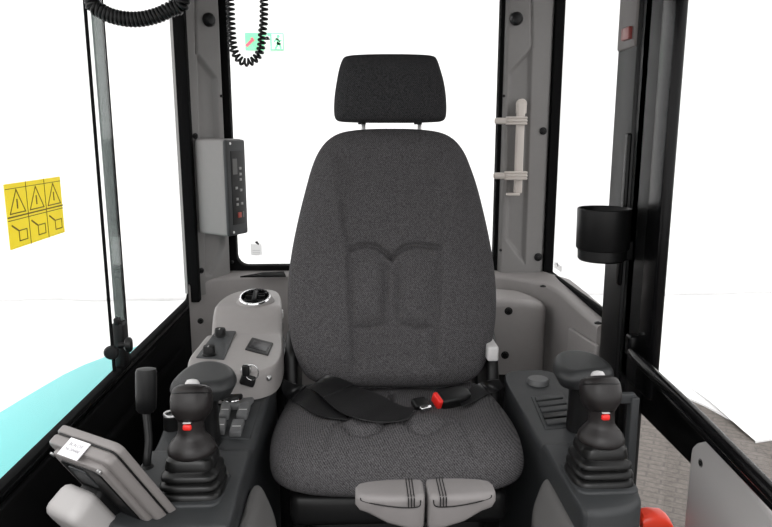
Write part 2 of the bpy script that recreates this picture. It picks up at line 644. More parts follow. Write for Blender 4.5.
# teal bodywork beside the cab
hp = [at(a, b, Z=.45) for a, b in ((190, 322), (165, 333), (152, 338.6), (130, 347.5), (106, 355), (82, 364), (61, 374), (40, 386), (18, 399), (-10, 416))]
outl = [(-0.575, 2.4)] + [(p.x, p.y) for p in hp] + [(-1.0, .75), (-0.575, .75)]
hood = thing('machine_hood', 'pale teal bodywork of the machine below the side window', 'machine body', (-.75, 1.6, GZ))
obj('hood_panel', prism([V((x, y, .08)) for x, y in outl], V((0, 0, .37)), 0.012, 4), TEAL, hood)
obj('lower_skirt', prism([V((x * .98 - .01, y, GZ)) for x, y in outl], V((0, 0, .83)), 0.01, 2), BLACK, hood)

# ================================================================== CAB SHELL
XL, XR = -0.55, 0.63
ZR = 1.66
struct('floor', box(-.6, .70, -.1, 2.3, -.06, 0, .005), BLACK, 'black cab floor below the seat', 'floor')
struct('ceiling', box(-.62, .72, -.05, 2.3, ZR, ZR + .06, .01), GREY2, 'grey cab roof lining overhead', 'ceiling')

# rear window
RY = 2.2
iw = (at(234.5, 200, Y=RY).x, at(495, 200, Y=RY).x, at(365, 264.5, Y=RY).z, 1.60)
win = sthing('window_1', 'rear window in black rubber seal behind the seat', 'window', ((iw[0] + iw[1]) / 2, RY, iw[2]))
inn = [V((a, RY - .01, b)) for a, b in rrect2(*iw, .035)]
out = [V((a, RY - .01, b)) for a, b in rrect2(iw[0] - .05, iw[1] + .05, iw[2] - .035, iw[3] + .05, .04)]
obj('window_frame', ring_frame(inn, out, V((0, .04, 0)), .003), SEAL, win)
obj('pane', box(iw[0] - .01, iw[1] + .01, RY + .008, RY + .013, iw[2] - .01, iw[3] + .01), PANE, win)
s1 = at(250.5, 244, Y=RY + .006); s2 = at(262, 255, Y=RY + .006)
tag(obj('window_sticker', box(s1.x, s2.x, RY + .0055, RY + .0075, s2.z, s1.z, 0), MATS['faint_sticker']), 'small pale sticker in the lower corner of the rear window', 'sticker', 'small pale stickers on the glass')
st = bpy.data.objects['window_sticker']
g1 = at(256, 240.5, Y=RY + .004)
obj('emblem', join(stroke([g1 + V((0, 0, -.006)), g1 + V((.007, 0, -.011))], .006, V((0, -1, 0)), .001), lathe(g1 + V((.003, 0, -.006)), V((0, -1, 0)), [(.004, 0), (.004, .001)], 12)), INK, st)
for zz in (.01, .018, .026):
    obj('print_line', box(s1.x + .006, s2.x - .006, RY + .0045, RY + .0056, s1.z - zz - .012, s1.z - zz - .0105), MATS['faint_ink'], st)

# side window beside the consoles, with sliding pane
zs = .594
lw = sthing('window_2', 'side sliding window above the black door panel', 'window', (XL, 1.3, zs))
yr = at(180, 120, X=XL).y
inn = [V((XL - .010, a, b)) for a, b in rrect2(.15, yr, zs, 1.58, .03)]
out = [V((XL - .010, a, b)) for a, b in rrect2(.10, yr + .045, zs - .03, 1.64, .035)]
obj('window_frame', ring_frame(inn, out, V((.02, 0, 0)), .003), SEAL, lw)
obj('inner_seal', ring_frame([p + V((.012, 0, 0)) for p in [V((XL, a, b)) for a, b in rrect2(.142, yr + .008, zs - .008, 1.588, .034)]],
                             [V((XL + .012, a, b)) for a, b in rrect2(.13, yr + .02, zs - .02, 1.60, .036)], V((-.015, 0, 0)), .002), GLOSS, lw)
sA, sB_ = at(176.5, 100, Y=2.045), at(188.5, 100, Y=2.045)
obj('rear_seal', box(sA.x, sB_.x, 2.045, 2.075, zs + .012, 1.64, .004), SEAL, lw)
obj('pane', box(XL - .008, XL - .004, .13, yr + .02, zs - .01, 1.6), PANE, lw)
ys = at(119, 300, X=XL).y
obj('sliding_pane_edge', box(XL - .004, XL + .001, ys - .062, ys - .055, zs - .005, 1.6), SEAL, lw)
obj('stile', box(XL - .003, XL + .0015, ys - .026, ys + .032, zs - .005, 1.6), PANED, lw)
obj('stile_seal', box(XL - .003, XL + .002, ys + .032, ys + .038, zs - .005, 1.6), SEAL, lw)

# black side panel under that window
wl = sthing('wall_left', 'black panel below the side window', 'wall', (-.56, 1.2, 0))
obj('panel', box(-.558, -.532, .1, 2.2, 0, .572, .004), MATTE, wl)
obj('ledge', box(-.558, XL + .006, .1, 2.2, .56, .586, .003), GLOSS, wl)
obj('recess_panel', box(-.54, -.515, 1.25, 1.95, .1, .50, .02, 4), MATTE, wl)
obj('map_pocket', box(-.535, -.50, .3, 1.15, .1, .46, .02, 4), MATTE, wl)

# rear and quarter lining in light grey
plan = crom([V((-.522, 2.035, 0)), V((-.505, 2.075, 0)), V((-.475, 2.10, 0)), V((-.42, 2.125, 0)), V((-.30, 2.14, 0)), V((0, 2.145, 0)), V((.40, 2.14, 0)), V((.50, 2.12, 0)), V((.565, 2.06, 0)), V((.592, 1.97, 0)), V((.598, 1.8, 0)), V((.60, 1.62, 0))], 90)
plano = [V((-.60, 1.96, 0)), V((-.60, 2.2, 0)), V((.66, 2.2, 0)), V((.66, 1.62, 0))]
bm = bmesh.new()
rows = []
zt = lambda p: .668 - .012 * sstep(.3, .6, p.x) - .012 * sstep(2.05, 1.65, p.y) * (p.x > 0.3)
def outer(p):
    if p.x < -.40: return V((min(-.40, p.x), 2.215, 0))
    if p.x > .56 and p.y < 2.05: return V((.66, p.y, 0))
    return V((p.x * 1.06, 2.215, 0))
for p in plan:
    o = outer(p); t = zt(p)
    row = [V((p.x, p.y, 0)), V((p.x, p.y, t - .012))]
    for i in range(1, 5):
        a = PI / 2 * i / 4
        row.append(p.lerp(o, .18 * (1 - math.cos(a))) + V((0, 0, t - .012 + .012 * math.sin(a))))
    row.append(V((o.x, o.y, t + .012))); row.append(V((o.x, o.y, 0)))
    rows.append([bm.verts.new(q) for q in row])
for a, b in zip(rows, rows[1:]):
    for i in range(len(a) - 1): bm.faces.new([a[i], a[i + 1], b[i + 1], b[i]])
bm.faces.new(rows[0]); bm.faces.new(rows[-1][::-1])
wr = sthing('wall_rear', 'light grey moulded lining below the rear window and quarter window', 'wall', (.05, 2.1, 0))
obj('lining', bm, GREY, wr, 45)
q1 = at(240, 277, Y=2.165); q2 = at(287, 273, Y=2.165)
obj('ledge_slot', prism([at(240, 277.5, Z=.678), at(286, 277, Z=.678), at(284, 272.5, Z=.678), at(262, 273.5, Z=.678)], V((0, 0, .004)), .0005), SEAL, wr, label='dark slot in the ledge')
b0 = at(574, 328, X=.598)
obj('raised_pad', prism([V((.600, at(573, 327, X=.6).y, at(573, 327, X=.6).z)), V((.600, at(600, 345, X=.6).y, at(600, 345, X=.6).z)), V((.600, at(600, 400, X=.6).y, .40)), V((.600, at(573, 327, X=.6).y, .40))], V((-.014, 0, 0)), .005), GREY, wr)
for a, b in ((543, 287), (598, 324)):
    p = at(a, b, Z=.664)
    screw(wr, p + V((0, 0, .002)), V((0, 0, 1)), .006)
screw(wr, at(200.5, 321, Y=2.045), V((.3, -1, 0)).normalized(), .006)

# pillar trims with recessed channels
def pillar(name, label, pA, pB, poly_px, crease_px, screws, z0=.62):
    A = V((pA.x, pA.y, 0)); B = V((pB.x, pB.y, 0))
    U = (B - A).normalized(); N = V((U.y, -U.x, 0))
    if N.y > 0: N = -N
    def uv(px, py):
        q = at_plane(px, py, A, N); return ((q - A).dot(U), q.z)
    polys = [[uv(*q) for q in poly] for poly in poly_px]
    creases = [([uv(*q) for q in c], d) for c, d in crease_px]
    L = (B - A).length
    def dep(u, z):
        d = 0
        for poly in polys:
            s = sdf((u, z), poly)
            d += .014 * sstep(.004, -.010, s)
        for c, dd in creases:
            d += dd * math.exp(-(polydist((u, z), c) / .0035) ** 2)
        # rounded long edges
        e = min(u, L - u)
        d += .012 * (1 - min(1, e / .012)) ** 2
        return d
    t = sthing(name, label, 'pillar', (pA + pB) / 2 * 1.0)
    t.location.z = z0
    obj('pillar_trim', relief_panel(A, B, z0, ZR, dep, .05), GREY2, t, 60)
    for px, py, r in screws:
        q = at_plane(px, py, A, N)
        screw(t, q + N * .0015, N, r)
    return t, A, U, N

pA = at(186.5, 100, Y=2.07); pB = at(224.5, 100, Y=2.175)
tl, LA, LU, LN = pillar('trim_1', 'grey rear pillar trim that carries the radio', pA, pB,
       [[(197.5, 56), (198, 54), (217, 78), (219.5, 140), (200, 140)], [(205, 230), (225, 230), (225, 245), (212, 275), (206, 275)]],
       [([(195.5, -30), (196.5, 54)], .008)], [(195, 136, .006), (201, 270.5, .006), (221, 96, .003), (232, 262, .0035)])
qa = at_plane(208, 20, LA, LN)
obj('hook_cap', lathe(qa - LN * .002, LN, [(.02, 0), (.02, .012), (.014, .02), (.006, .022)], 24), BLACK, tl)
rA = at(503.5, 100, Y=2.175); rB = at(551.5, 100, Y=2.175)
tr, RA, RU, RN = pillar('trim_2', 'wide grey rear pillar trim that carries the beige clip', rA, rB,
       [[(509, 73), (532, 47), (525, 264), (506.5, 240)]],
       [([(531, -30), (532, 47)], .006)], [(543, 131, .008), (538, 257, .009), (503.5, 96, .003), (500.5, 250, .003)])
qa = at_plane(516, 19, RA, RN)
obj('hook_cap', lathe(qa - RN * .002, RN, [(.02, 0), (.02, .012), (.014, .02), (.006, .022)], 24), BLACK, tr)

# quarter window
zq = .668
qw = sthing('window_3', 'quarter window between the rear pillar and the door pillar', 'window', (XR, 1.9, zq))
y1 = at(551.5, 150, X=XR).y
inn = [V((XR, a, b)) for a, b in rrect2(1.45, y1, zq, 1.60, .045)]
obj('rear_seal', box(.612, .642, 2.165, 2.20, zq - .01, ZR, .003), SEAL, qw)
out = [V((XR, a, b)) for a, b in rrect2(1.42, y1 + .03, zq - .022, 1.64, .05)]
obj('window_frame', ring_frame(inn, out, V((.014, 0, 0)), .003), SEAL, qw)
obj('pane', box(XR + .006, XR + .010, 1.44, y1 + .01, zq - .01, 1.61), PANE, qw)
a = at(555, 262, X=XR + .005); b = at(561.5, 272, X=XR + .005)
s = tag(obj('window_sticker', box(XR + .0035, XR + .0058, b.y, a.y, b.z, a.z), MATS['faint_sticker']), 'small pale sticker in the lower corner of the quarter window', 'sticker', 'small pale stickers on the glass')
e1 = at(557.5, 264, X=XR + .0032)
obj('emblem', join(stroke([e1 + V((0, .003, .002)), e1 + V((0, -.004, -.004))], .005, V((-1, 0, 0)), .001)), INK, s)

# door pillar
bp = sthing('trim_3', 'tall black door pillar with cup holder on it', 'pillar', (.63, 1.45, 0))
Yb0 = at(605, 250, X=.592).y; Yb1 = at(659, 250, X=.592).y
obj('pillar_core', box(.600, .66, 1.49, Yb0 - .01, 0, ZR, .008), GLOSS, bp)
obj('rear_strip', box(.592, .64, Yb0 - .115, Yb0, .0, ZR, .008), BRN if False else BLACK, bp)
obj('channel_strip', box(.598, .64, Yb0 - .165, Yb0 - .125, 0, ZR, .006), BLACK, bp)
obj('front_strip', box(.592, .615, Yb1, Yb1 + .075, .575, ZR, .010), GLOSS, bp)
obj('middle_strip', box(.598, .622, Yb1 + .07, 1.50, .575, ZR, .006), BLACK, bp)
obj('upper_cover', box(.588, .62, Yb0 - .108, Yb0 - .004, 1.30, ZR, .006), BRN, bp, label='brown grey cover at the pillar top')
g = at(640, 255, X=.59); g2 = at(632, 305, X=.59)
pp = [V((.589, at(639, 215, X=.589).y, 1.0)), V((.589, at(639, 240, X=.589).y, at(639, 240, X=.589).z)), V((.589, at(629, 300, X=.589).y, at(629, 300, X=.589).z))]
obj('strap_guide', box(.586, .600, Yb0 - .112, Yb0 - .088, .78, 1.12, .005), GLOSS, bp)
rf = at(626, 31, X=.586)
obj('red_reflector', box(.580, .590, rf.y - .03, rf.y + .012, rf.z - .02, rf.z + .006, .002), REFL, bp, label='dark red reflector tab')

# door
dr = sthing('door_1', 'black cab door with glazed upper and lower panes', 'door', (.65, .7, .05))
def ext(p, q, y): return q + (q - p) * ((y - q.y) / (q.y - p.y))
b1, b2 = at(652, 376, X=.635), at(757, 482, X=.635); b3, b4 = at(642, 416, X=.635), at(692, 467, X=.635)
top0 = V((.635, Yb1 + .17, b1.z + (b1.z - b2.z) / (b1.y - b2.y) * (Yb1 + .17 - b1.y)))
obj('belt_rail', prism([top0, ext(b1, b2, .1), V((.635, .1, ext(b3, b4, .1).z)), V((.635, Yb1 + .17, ext(b3, b4, Yb1 + .17).z))], V((.03, 0, 0)), .006), GLOSS, dr)
g1_, g2_, g3_ = at(629, 351, X=.575), at(690, 409, X=.577), at(755, 475, X=.580)
obj('grab_rail', tube([V((.597, g1_.y + .012, g1_.z + .004)), g1_ + V((.003, -.006, .001)), g1_.lerp(g2_, .3), g2_, g3_, ext(g2_, g3_, .15)], .0115, 14), GLOSS, dr)
i1, i2 = at(644, 372, X=.617), at(700, 430, X=.617)
obj('inner_rail', tube([i1, i2, ext(i1, i2, .15)], .007, 10), GLOSS, dr)
obj('rail_clamp', box(.572, .598, g1_.y - .01, g1_.y + .02, g1_.z - .012, g1_.z + .035, .006), GLOSS, dr)
obj('lower_post', box(.63, .655, 1.475, 1.60, .05, .62, .006), GLOSS, dr)
obj('lower_sill', box(.63, .67, .1, Yb1 + .05, 0.02, .07, .006), GLOSS, dr)
obj('top_rail', box(.635, .67, .1, Yb1 + .03, 1.60, 1.65, .006), GLOSS, dr)
obj('upper_pane', box(.65, .655, .1, Yb1 + .02, .52, 1.61), PANE, dr)
obj('lower_pane', box(.65, .655, .1, Yb1 + .02, .06, .49), PANE, dr)
# light grey door cover
XD = .615
poly = [at(690, 452, X=XD), at(691, 447, X=XD), at(695, 443, X=XD), at(707, 440.5, X=XD), at(714, 442, X=XD), at(760, 503, X=XD), at(800, 556, X=XD)]
poly += [V((XD, poly[-1].y, .30)), V((XD, poly[0].y, .30))]
dc = obj('door_cover', prism(poly, V((.03, 0, 0)), .008, 4), mat('cover_grey_lit', (.46, .445, .44), .5, bump=.2), dr, label='light grey plastic cover with a screw')  # paler copy of the console plastic, front light put into its colour
screw(dc, at(700.5, 463, X=XD) + V((.002, 0, 0)), V((-1, 0, 0)), .006)

# ================================================================== SEAT
LEAN = math.radians(14)
BO = V((.078, 1.535, .55)); BW = V((0, math.sin(LEAN), math.cos(LEAN))); BU = V((1, 0, 0)); BN = V((0, -math.cos(LEAN), math.sin(LEAN)))
def bl(px, py, off=0.0):
    q = at_plane(px, py, BO + BN * off, BN) - BO
    return (q.dot(BU), q.dot(BW))
seat = thing('operator_seat', 'dark grey woven fabric operator seat with headrest in the middle of the cab', 'seat', (.078, 1.45, 0))
back_px = [(288, 300), (289, 274), (293, 246), (299, 217), (306, 189), (312, 168), (319, 152), (329, 140), (343, 133), (366, 130), (391, 129.5), (416, 130), (439, 133), (453, 140), (463, 152), (470, 168), (477, 189), (484, 217), (490, 246), (494, 274), (495.5, 300), (494, 326), (489, 350), (480, 371), (468, 381), (450, 385.5), (420, 387), (391, 387), (362, 387), (333, 385.5), (314, 381), (303, 371), (294, 350), (289, 326)]
grooves_px = [([(343, 205), (346, 228), (351, 246)], .007, .008), ([(447, 205), (445, 228), (440, 246)], .007, .008),
              ([(350, 249), (358, 246), (368, 244.5), (378, 247), (386, 253), (391, 258)], .012, .0055),
              ([(391, 258), (397, 253), (405, 247), (415, 244.5), (428, 246), (438, 247)], .012, .0055),
              ([(349, 256), (351, 290), (353, 330), (355, 365)], .008, .006), ([(440, 256), (438, 290), (436, 330), (434, 365)], .008, .006),
              ([(386, 265), (386, 320)], .005, .006), ([(398, 265), (398, 320)], .005, .006),
              ([(356, 328), (370, 329.5), (384, 325)], .008, .005), ([(402, 325), (416, 329.5), (431, 328)], .008, .005)]
GR = [([bl(*q, off=.06) for q in g], d, w_) for g, d, w_ in grooves_px]
inner = [bl(*q, off=.06) for q in [(335, 150), (450, 150), (448, 205), (440, 246), (437, 370), (353, 370), (350, 246), (342, 205)]]
pads = [[bl(*q, off=.06) for q in poly] for poly in ([(353, 258), (370, 248), (386, 262), (384, 322), (356, 326)], [(431, 326), (402, 322), (398, 262), (415, 248), (437, 258)])]
def back_rel(x, y):
    d = 0
    for g, dd, w_ in GR:
        dist = polydist((x, y), g)
        if dist < 4 * w_: d -= dd * math.exp(-(dist / w_) ** 2)
    d -= .014 * sstep(.02, -.03, sdf((x, y), inner))
    for pd in pads:
        d += .008 * sstep(.004, -.02, sdf((x, y), pd))
    return d
bm_back = pillow(BO, BU, BW, BN, [bl(*q) for q in back_px], .075, .06, back_rel, 84, 300, 2.6, center=(0, .27))
BVH_BACK = BVHTree.FromBMesh(bm_back)
bk = obj('backrest', bm_back, FAB, seat, 0)
bk.data.shade_smooth()
piping = crom([BO + BU * bl(*q)[0] + BW * bl(*q)[1] + BN * .0 for q in back_px], 160, True)
# shell behind the backrest
obj('back_shell', pillow(BO - BN * .035, BU, BW, BN, [(x * .93, .27 + (y - .27) * .95) for x, y in [bl(*q) for q in back_px]], .02, .05, None, 12, 100, 3), BLACK, seat)
# headrest
HO = BO + BW * .60
head_px = [(342.5, 60), (347, 56.5), (362, 55), (390, 54.5), (419, 55), (432.5, 56.5), (436.5, 60), (440, 70), (443.5, 83), (445.5, 97), (446, 110), (445, 118), (441, 121.5), (430, 122.5), (410, 123), (390, 123), (370, 123), (350, 122.5), (339, 121.5), (335, 118), (334, 110), (334.5, 97), (336.5, 83), (339, 70)]
def hl(px, py):
    q = at_plane(px, py, HO, V((0, -1, 0))) - HO
    return (q.x, q.z)
hd = pillow(HO, V((1, 0, 0)), V((0, 0, 1)), V((0, -1, 0)), [hl(*q) for q in head_px], .05, .05, None, 30, 160, 3.4)
hro = obj('headrest', hd, HFAB, seat, 0); hro.data.shade_smooth()
for x in (363.5, 419.5):
    p0 = at(x, 118, Y=HO.y + .005); p1 = at(x, 136, Y=HO.y - .005)
    obj('post', cyl(p0, p1, .0052, n=14), STEEL, hro, label='steel headrest post')
    obj('post_collar', cyl(at(x - 1.5, 121, Y=HO.y), at(x - 1.5, 124.5, Y=HO.y), .010, n=14), BLACK, hro)

# cushion
CO = V((.074, 0, .475))
cu_out = [(a * 1.025, b) for a, b in [(-.255, 1.36), (-.252, 1.28), (-.236, 1.205), (-.195, 1.165), (-.12, 1.148), (0, 1.142), (.12, 1.148), (.195, 1.165), (.236, 1.205), (.252, 1.28), (.255, 1.36), (.248, 1.46), (.238, 1.54), (.215, 1.60), (.15, 1.62), (0, 1.625), (-.15, 1.62), (-.215, 1.60), (-.238, 1.54), (-.248, 1.46)]]
def cpx(px, py, z=.54):
    q = at(px, py, Z=z); return (q.x - CO.x, q.y)
CG = [([cpx(320, 448), cpx(331, 432), cpx(345, 424)], .006, .008), ([cpx(474, 446), cpx(465, 430), cpx(455, 420)], .006, .008),
      ([cpx(344, 430), cpx(352, 437), cpx(365, 438), cpx(378, 435), cpx(386, 428)], .006, .007), ([cpx(404, 428), cpx(412, 434), cpx(425, 437), cpx(438, 434), cpx(447, 427)], .006, .007),
      ([cpx(392, 386), cpx(392, 400)], .01, .006)]
CP = [[cpx(*q) for q in poly] for poly in ([(344, 430), (352, 437), (365, 438), (378, 435), (386, 428), (376, 421), (356, 421)], [(404, 428), (412, 434), (425, 437), (438, 434), (447, 427), (436, 420), (414, 420)])]
def cush_rel(x, y):
    d = -.022 * sstep(.20, .12, abs(x)) * sstep(1.24, 1.36, y)
    d -= .015 * sstep(1.34, 1.60, y)
    for g, dd, w_ in CG:
        dist = polydist((x, y), g)
        if dist < 4 * w_: d -= dd * math.exp(-(dist / w_) ** 2)
    for pd in CP: d += .007 * sstep(.004, -.015, sdf((x, y), pd))
    return d
bm_c = pillow(CO, V((1, 0, 0)), V((0, 1, 0)), V((0, 0, 1)), cu_out, .088, .055, cush_rel, 70, 260, 2.5, center=(0, 1.37), kb=2.4)
BVH_C = BVHTree.FromBMesh(bm_c)
ck = obj('cushion', bm_c, FAB, seat, 0); ck.data.shade_smooth()
obj('seat_pan', box(-.14, .29, 1.20, 1.62, .36, .43, .02), BLACK, seat)
obj('suspension', box(-.11, .26, 1.26, 1.60, 0, .37, .02), BLACK, seat)
for sgn, x in ((-1, -.165), (1, .322)):
    obj('recliner_bracket', prism([V((x - .016, 1.50, .45)), V((x - .016, 1.66, .45)), V((x - .016, 1.69, .60)), V((x - .016, 1.62, .645)), V((x - .016, 1.56, .60))], V((.032, 0, 0)), .012), BLACK, seat)
p = at(492.5, 353, Y=1.50)
obj('recliner_lever', box(p.x - .013, p.x + .013, 1.49, 1.56, p.z - .018, p.z + .018, .005), SILVER, seat, label='pale grey recliner lever')

# ---------------- seat belt resting on the cushion
def onto(px, py, lift=.003):
    d = ray(px, py)
    best = None
    for bvh in (BVH_C, BVH_BACK):
        h = bvh.ray_cast(CAM, d)
        if h[0] is not None and (best is None or h[3] < best[1]): best = (h[0], h[3], h[1])
    if best is None: return at(px, py, Y=1.50)
    return best[0] + V((0, -.45, .9)).normalized() * lift

def ribbon(pairs, lifts, th=.0022, n=60, m=8):
    A = crom([onto(*p[0], lift=l) for p, l in zip(pairs, lifts)], n)
    B = crom([onto(*p[1], lift=l) for p, l in zip(pairs, lifts)], n)
    bm = bmesh.new()
    rows = []
    for i in range(n):
        t = (A[min(n - 1, i + 1)] - A[max(0, i - 1)]).normalized()
        w_ = (B[i] - A[i]).normalized()
        nn = t.cross(w_).normalized()
        if nn.y > 0: nn = -nn
        top, bot = [], []
        for k in range(m + 1):
            f = k / m
            q = A[i].lerp(B[i], f)
            top.append(bm.verts.new(q + nn * th)); bot.append(bm.verts.new(q))
        rows.append(top + bot[::-1])
    L = len(rows[0])
    for a, b in zip(rows, rows[1:]):
        for i in range(L): bm.faces.new([a[i], a[(i + 1) % L], b[(i + 1) % L], b[i]])
    bm.faces.new(rows[0]); bm.faces.new(rows[-1][::-1])
    return bm

sb = thing('seat_belt', 'black lap belt lying across the seat cushion with a red button buckle', 'seat belt', onto(390, 412))
obj('lap_webbing', ribbon([((327, 379), (309, 391)), ((340, 384), (322, 402)), ((357, 392), (338, 416)), ((375, 398), (355, 423)), ((393, 406), (376, 426)), ((404, 410), (395, 425)), ((414, 411), (409, 422))],
                          [.014, .018, .019, .018, .014, .012, .012], n=80), BELT, sb)
obj('under_webbing', ribbon([((284, 379), (281, 388)), ((293, 383), (287, 398)), ((305, 389), (299, 407)), ((317, 396), (312, 415)), ((332, 405), (330, 420)), ((346, 412), (347, 421))],
                            [.012, .011, .010, .009, .008, .006], n=70), BELT, sb)
obj('anchor_webbing', ribbon([((456, 398), (462, 410)), ((467, 393), (475, 404)), ((478, 386), (486, 397)), ((490, 380), (498, 391)), ((499, 379), (503, 386))],
                             [.012, .010, .008, .006, .006], n=50), BELT, sb)

def lumpbox(c, U, W, N, w_, h_, d_, bv):
    return obox(c, U, W, N, -w_ / 2, w_ / 2, -h_ / 2, h_ / 2, 0, d_, bv, 4)
bc = onto(450, 404, .002)
bU = (onto(466, 400, .002) - onto(434, 407, .002)).normalized(); bN0 = V((0, -.45, .9)).normalized()
bN = (bN0 - bU * bN0.dot(bU)).normalized(); bW = bN.cross(bU)
buckle = obj('buckle', prism([bc + bU * a + bW * b for a, b in ((-.036, -.020), (.02, -.022), (.042, -.014), (.044, .010), (.025, .021), (-.036, .022))], bN * .032, .007, 4), BLACK, sb)
obj('release_button', obox(bc - bU * .034, bU, bW, bN, -.010, 0.002, -.016, .016, .005, .030, .004), RED, buckle, label='red release button')
tc = onto(419, 407.5, .003)
tong = obj('tongue', obox(tc, bU, bW, bN, -.016, .018, -.013, .015, 0, .016, .005), BLACK, sb)
t0 = onto(424, 413, .008)
obj('latch_plate', obox(t0, bU, bW, bN, -.012, .014, -.005, .004, 0, .012, .002), CHROME, tong, label='bright steel latch plate')

# ================================================================== CONSOLES
CZ = .52
# dark console, joystick side with switches
edgeL = [at(275, 398, Z=CZ), at(259, 455, Z=CZ), at(243, 513, Z=CZ)]
def cons_h(x, y): return CZ + .010 * sstep(1.22, 1.20, y) + .012 * sstep(1.25, 1.6, y)
def cons_l(x, y): return CZ + .010 * sstep(1.22, 1.20, y) + .033 * sstep(1.22, 1.40, y)
lc = thing('control_console', 'dark grey console with four rocker switches beside the radio side of the seat', 'console', (-.31, 1.3, 0))
oL = [(-.202, .96), (-.205, 1.10), (-.205, 1.25), (-.198, 1.40), (-.198, 1.52), (-.215, 1.575), (-.30, 1.60), (-.38, 1.58), (-.398, 1.45), (-.40, 1.25), (-.40, 1.05), (-.395, .97), (-.36, .945), (-.30, .94), (-.22, .945)]
obj('body', mound(oL, 0, cons_l, .010, center=(-.30, 1.27), na=200), DGREY, lc)
def cz(px, py, dz=.0):
    q = at(px, py, Z=CZ)
    f = cons_l if q.x < 0 else cons_h
    for _ in range(5): q = at(px, py, Z=f(q.x, q.y))
    return V((q.x, q.y, f(q.x, q.y) + dz))
sp_px = [(217, 438), (224, 403), (262, 403), (250, 440)]
obj('switch_plate', prism([cz(a, b) - V((0, 0, .003)) for a, b in sp_px], V((0, 0, .005)), .003), DGREY, lc)
for (a, b, c, d) in ([(219, 420), (222, 408), (232, 408), (229, 420)], [(236, 420), (240, 408), (251, 408), (247, 420)], [(214, 436), (217, 423), (227, 423), (225, 436)], [(229, 438), (233, 424), (245, 424), (241, 438)]):
    q = [cz(*t) for t in (a, b, c, d)]
    sw_o = obj('rocker_switch', prism([t + V((0, 0, .001)) for t in q], V((0, 0, .013)), .003), SWGREY, lc, label='grey rocker switch')
    m_ = (q[0] + q[3]) / 2 * .62 + (q[1] + q[2]) / 2 * .38
    e_ = (q[3] - q[0]) * .36
    obj('marking', prism([m_ - e_ + V((0, 0, .0135)), m_ + e_ + V((0, 0, .0135)), m_ + e_ + V((0, .004, .0135)), m_ - e_ + V((0, .004, .0135))], V((0, 0, .0012))), SILVER, sw_o)
capp = cz(238, 402)
obj('round_cap', lathe(V((capp.x, capp.y, capp.z - .004)), V((0, 0, 1)), [(.034, 0), (.034, .010), (.031, .014), (.0, .0145)][:3] + [(.005, .0145)], 36), SWGREY, lc)
soc = cz(173, 425)
so = obj('power_socket', lathe(V((soc.x, soc.y, soc.z - .005)), V((0, 0, 1)), [(.019, 0), (.018, .028), (.016, .03)], 28), BLACK, lc)
obj('socket_rim', lathe(V((soc.x, soc.y, soc.z + .024)), V((0, 0, 1)), [(.0175, 0), (.0185, .002), (.0175, .0045), (.014, .0045), (.013, .002)], 28, False), STEEL, so, label='bright metal rim')
obj('floor_fairing', mound([(-.20, .98), (-.165, 1.0), (-.15, 1.05), (-.15, 1.10), (-.165, 1.14), (-.20, 1.15)], 0, lambda x, y: .482 - .05 * sstep(-.19, -.145, x), .01, center=(-.18, 1.06), na=80), mat('fairing_grey', (.11, .107, .105), .5, bump=.3), lc, label='mid grey lower fairing')

# dark console, door side
rc = thing('control_console', 'dark grey console with five blank slots beside the door', 'console', (.45, 1.3, 0))
oR = [(.353, .97), (.352, 1.10), (.351, 1.25), (.351, 1.40), (.352, 1.54), (.37, 1.60), (.42, 1.615), (.48, 1.60), (.492, 1.50), (.484, 1.30), (.474, 1.15), (.468, 1.05), (.462, 1.0), (.44, .975), (.41, .965), (.37, .962)]
obj('body', mound(oR, 0, cons_h, .012, center=(.415, 1.28), na=200), DGREY, rc)
pl_px = [(545, 430), (531, 397), (562, 393), (585, 426)]
obj('slot_plate', prism([cz(a, b) - V((0, 0, .003)) for a, b in pl_px], V((0, 0, .005)), .002), DGREY, rc)
q = [cz(*t) for t in pl_px]
for i in range(5):
    t0_, t1_ = .08 + i * .178, .08 + i * .178 + .13
    L0, L1 = q[0].lerp(q[1], 1 - t0_), q[0].lerp(q[1], 1 - t1_)
    R0, R1 = q[3].lerp(q[2], 1 - t0_), q[3].lerp(q[2], 1 - t1_)
    dz = V((0, 0, .0))
    obj('blank_slot', prism([L1.lerp(R1, .08) + dz, L0.lerp(R0, .08) + dz, L0.lerp(R0, .90) + dz, L1.lerp(R1, .90) + dz], V((0, 0, .0065)), .0015), DGREY if i != 3 else BLACK, rc)
cp = cz(538, 383)
obj('round_cap', lathe(V((cp.x, cp.y, cp.z - .004)), V((0, 0, 1)), [(.026, 0), (.026, .012), (.023, .016), (.004, .0165)], 36), SWGREY, rc)
obj('floor_fairing', mound([(.36, .98), (.325, 1.0), (.31, 1.05), (.31, 1.10), (.325, 1.14), (.36, 1.15)], 0, lambda x, y: .482 - .05 * sstep(.35, .305, x), .01, center=(.34, 1.06), na=80), MATS['fairing_grey'], rc, label='mid grey lower fairing')
# angled bracket at the outer edge
bX = .535
obj('side_bracket', join(obox(V((.470, 1.20, .50)), V((1, 0, 0)), V((0, 1, 0)), V((0, 0, 1)), .0, .056, -.006, .008, .112, .132, .003),
                         obox(V((.516, 1.20, .36)), V((1, 0, 0)), V((0, 1, 0)), V((0, 0, 1)), 0, .016, -.010, .012, 0, .265, .003),
                         obox(V((.455, 1.20, .44)), V((1, 0, 0)), V((0, 1, 0)), V((0, 0, 1)), 0, .065, -.008, .010, 0, .03, .003)), DGREY, rc)

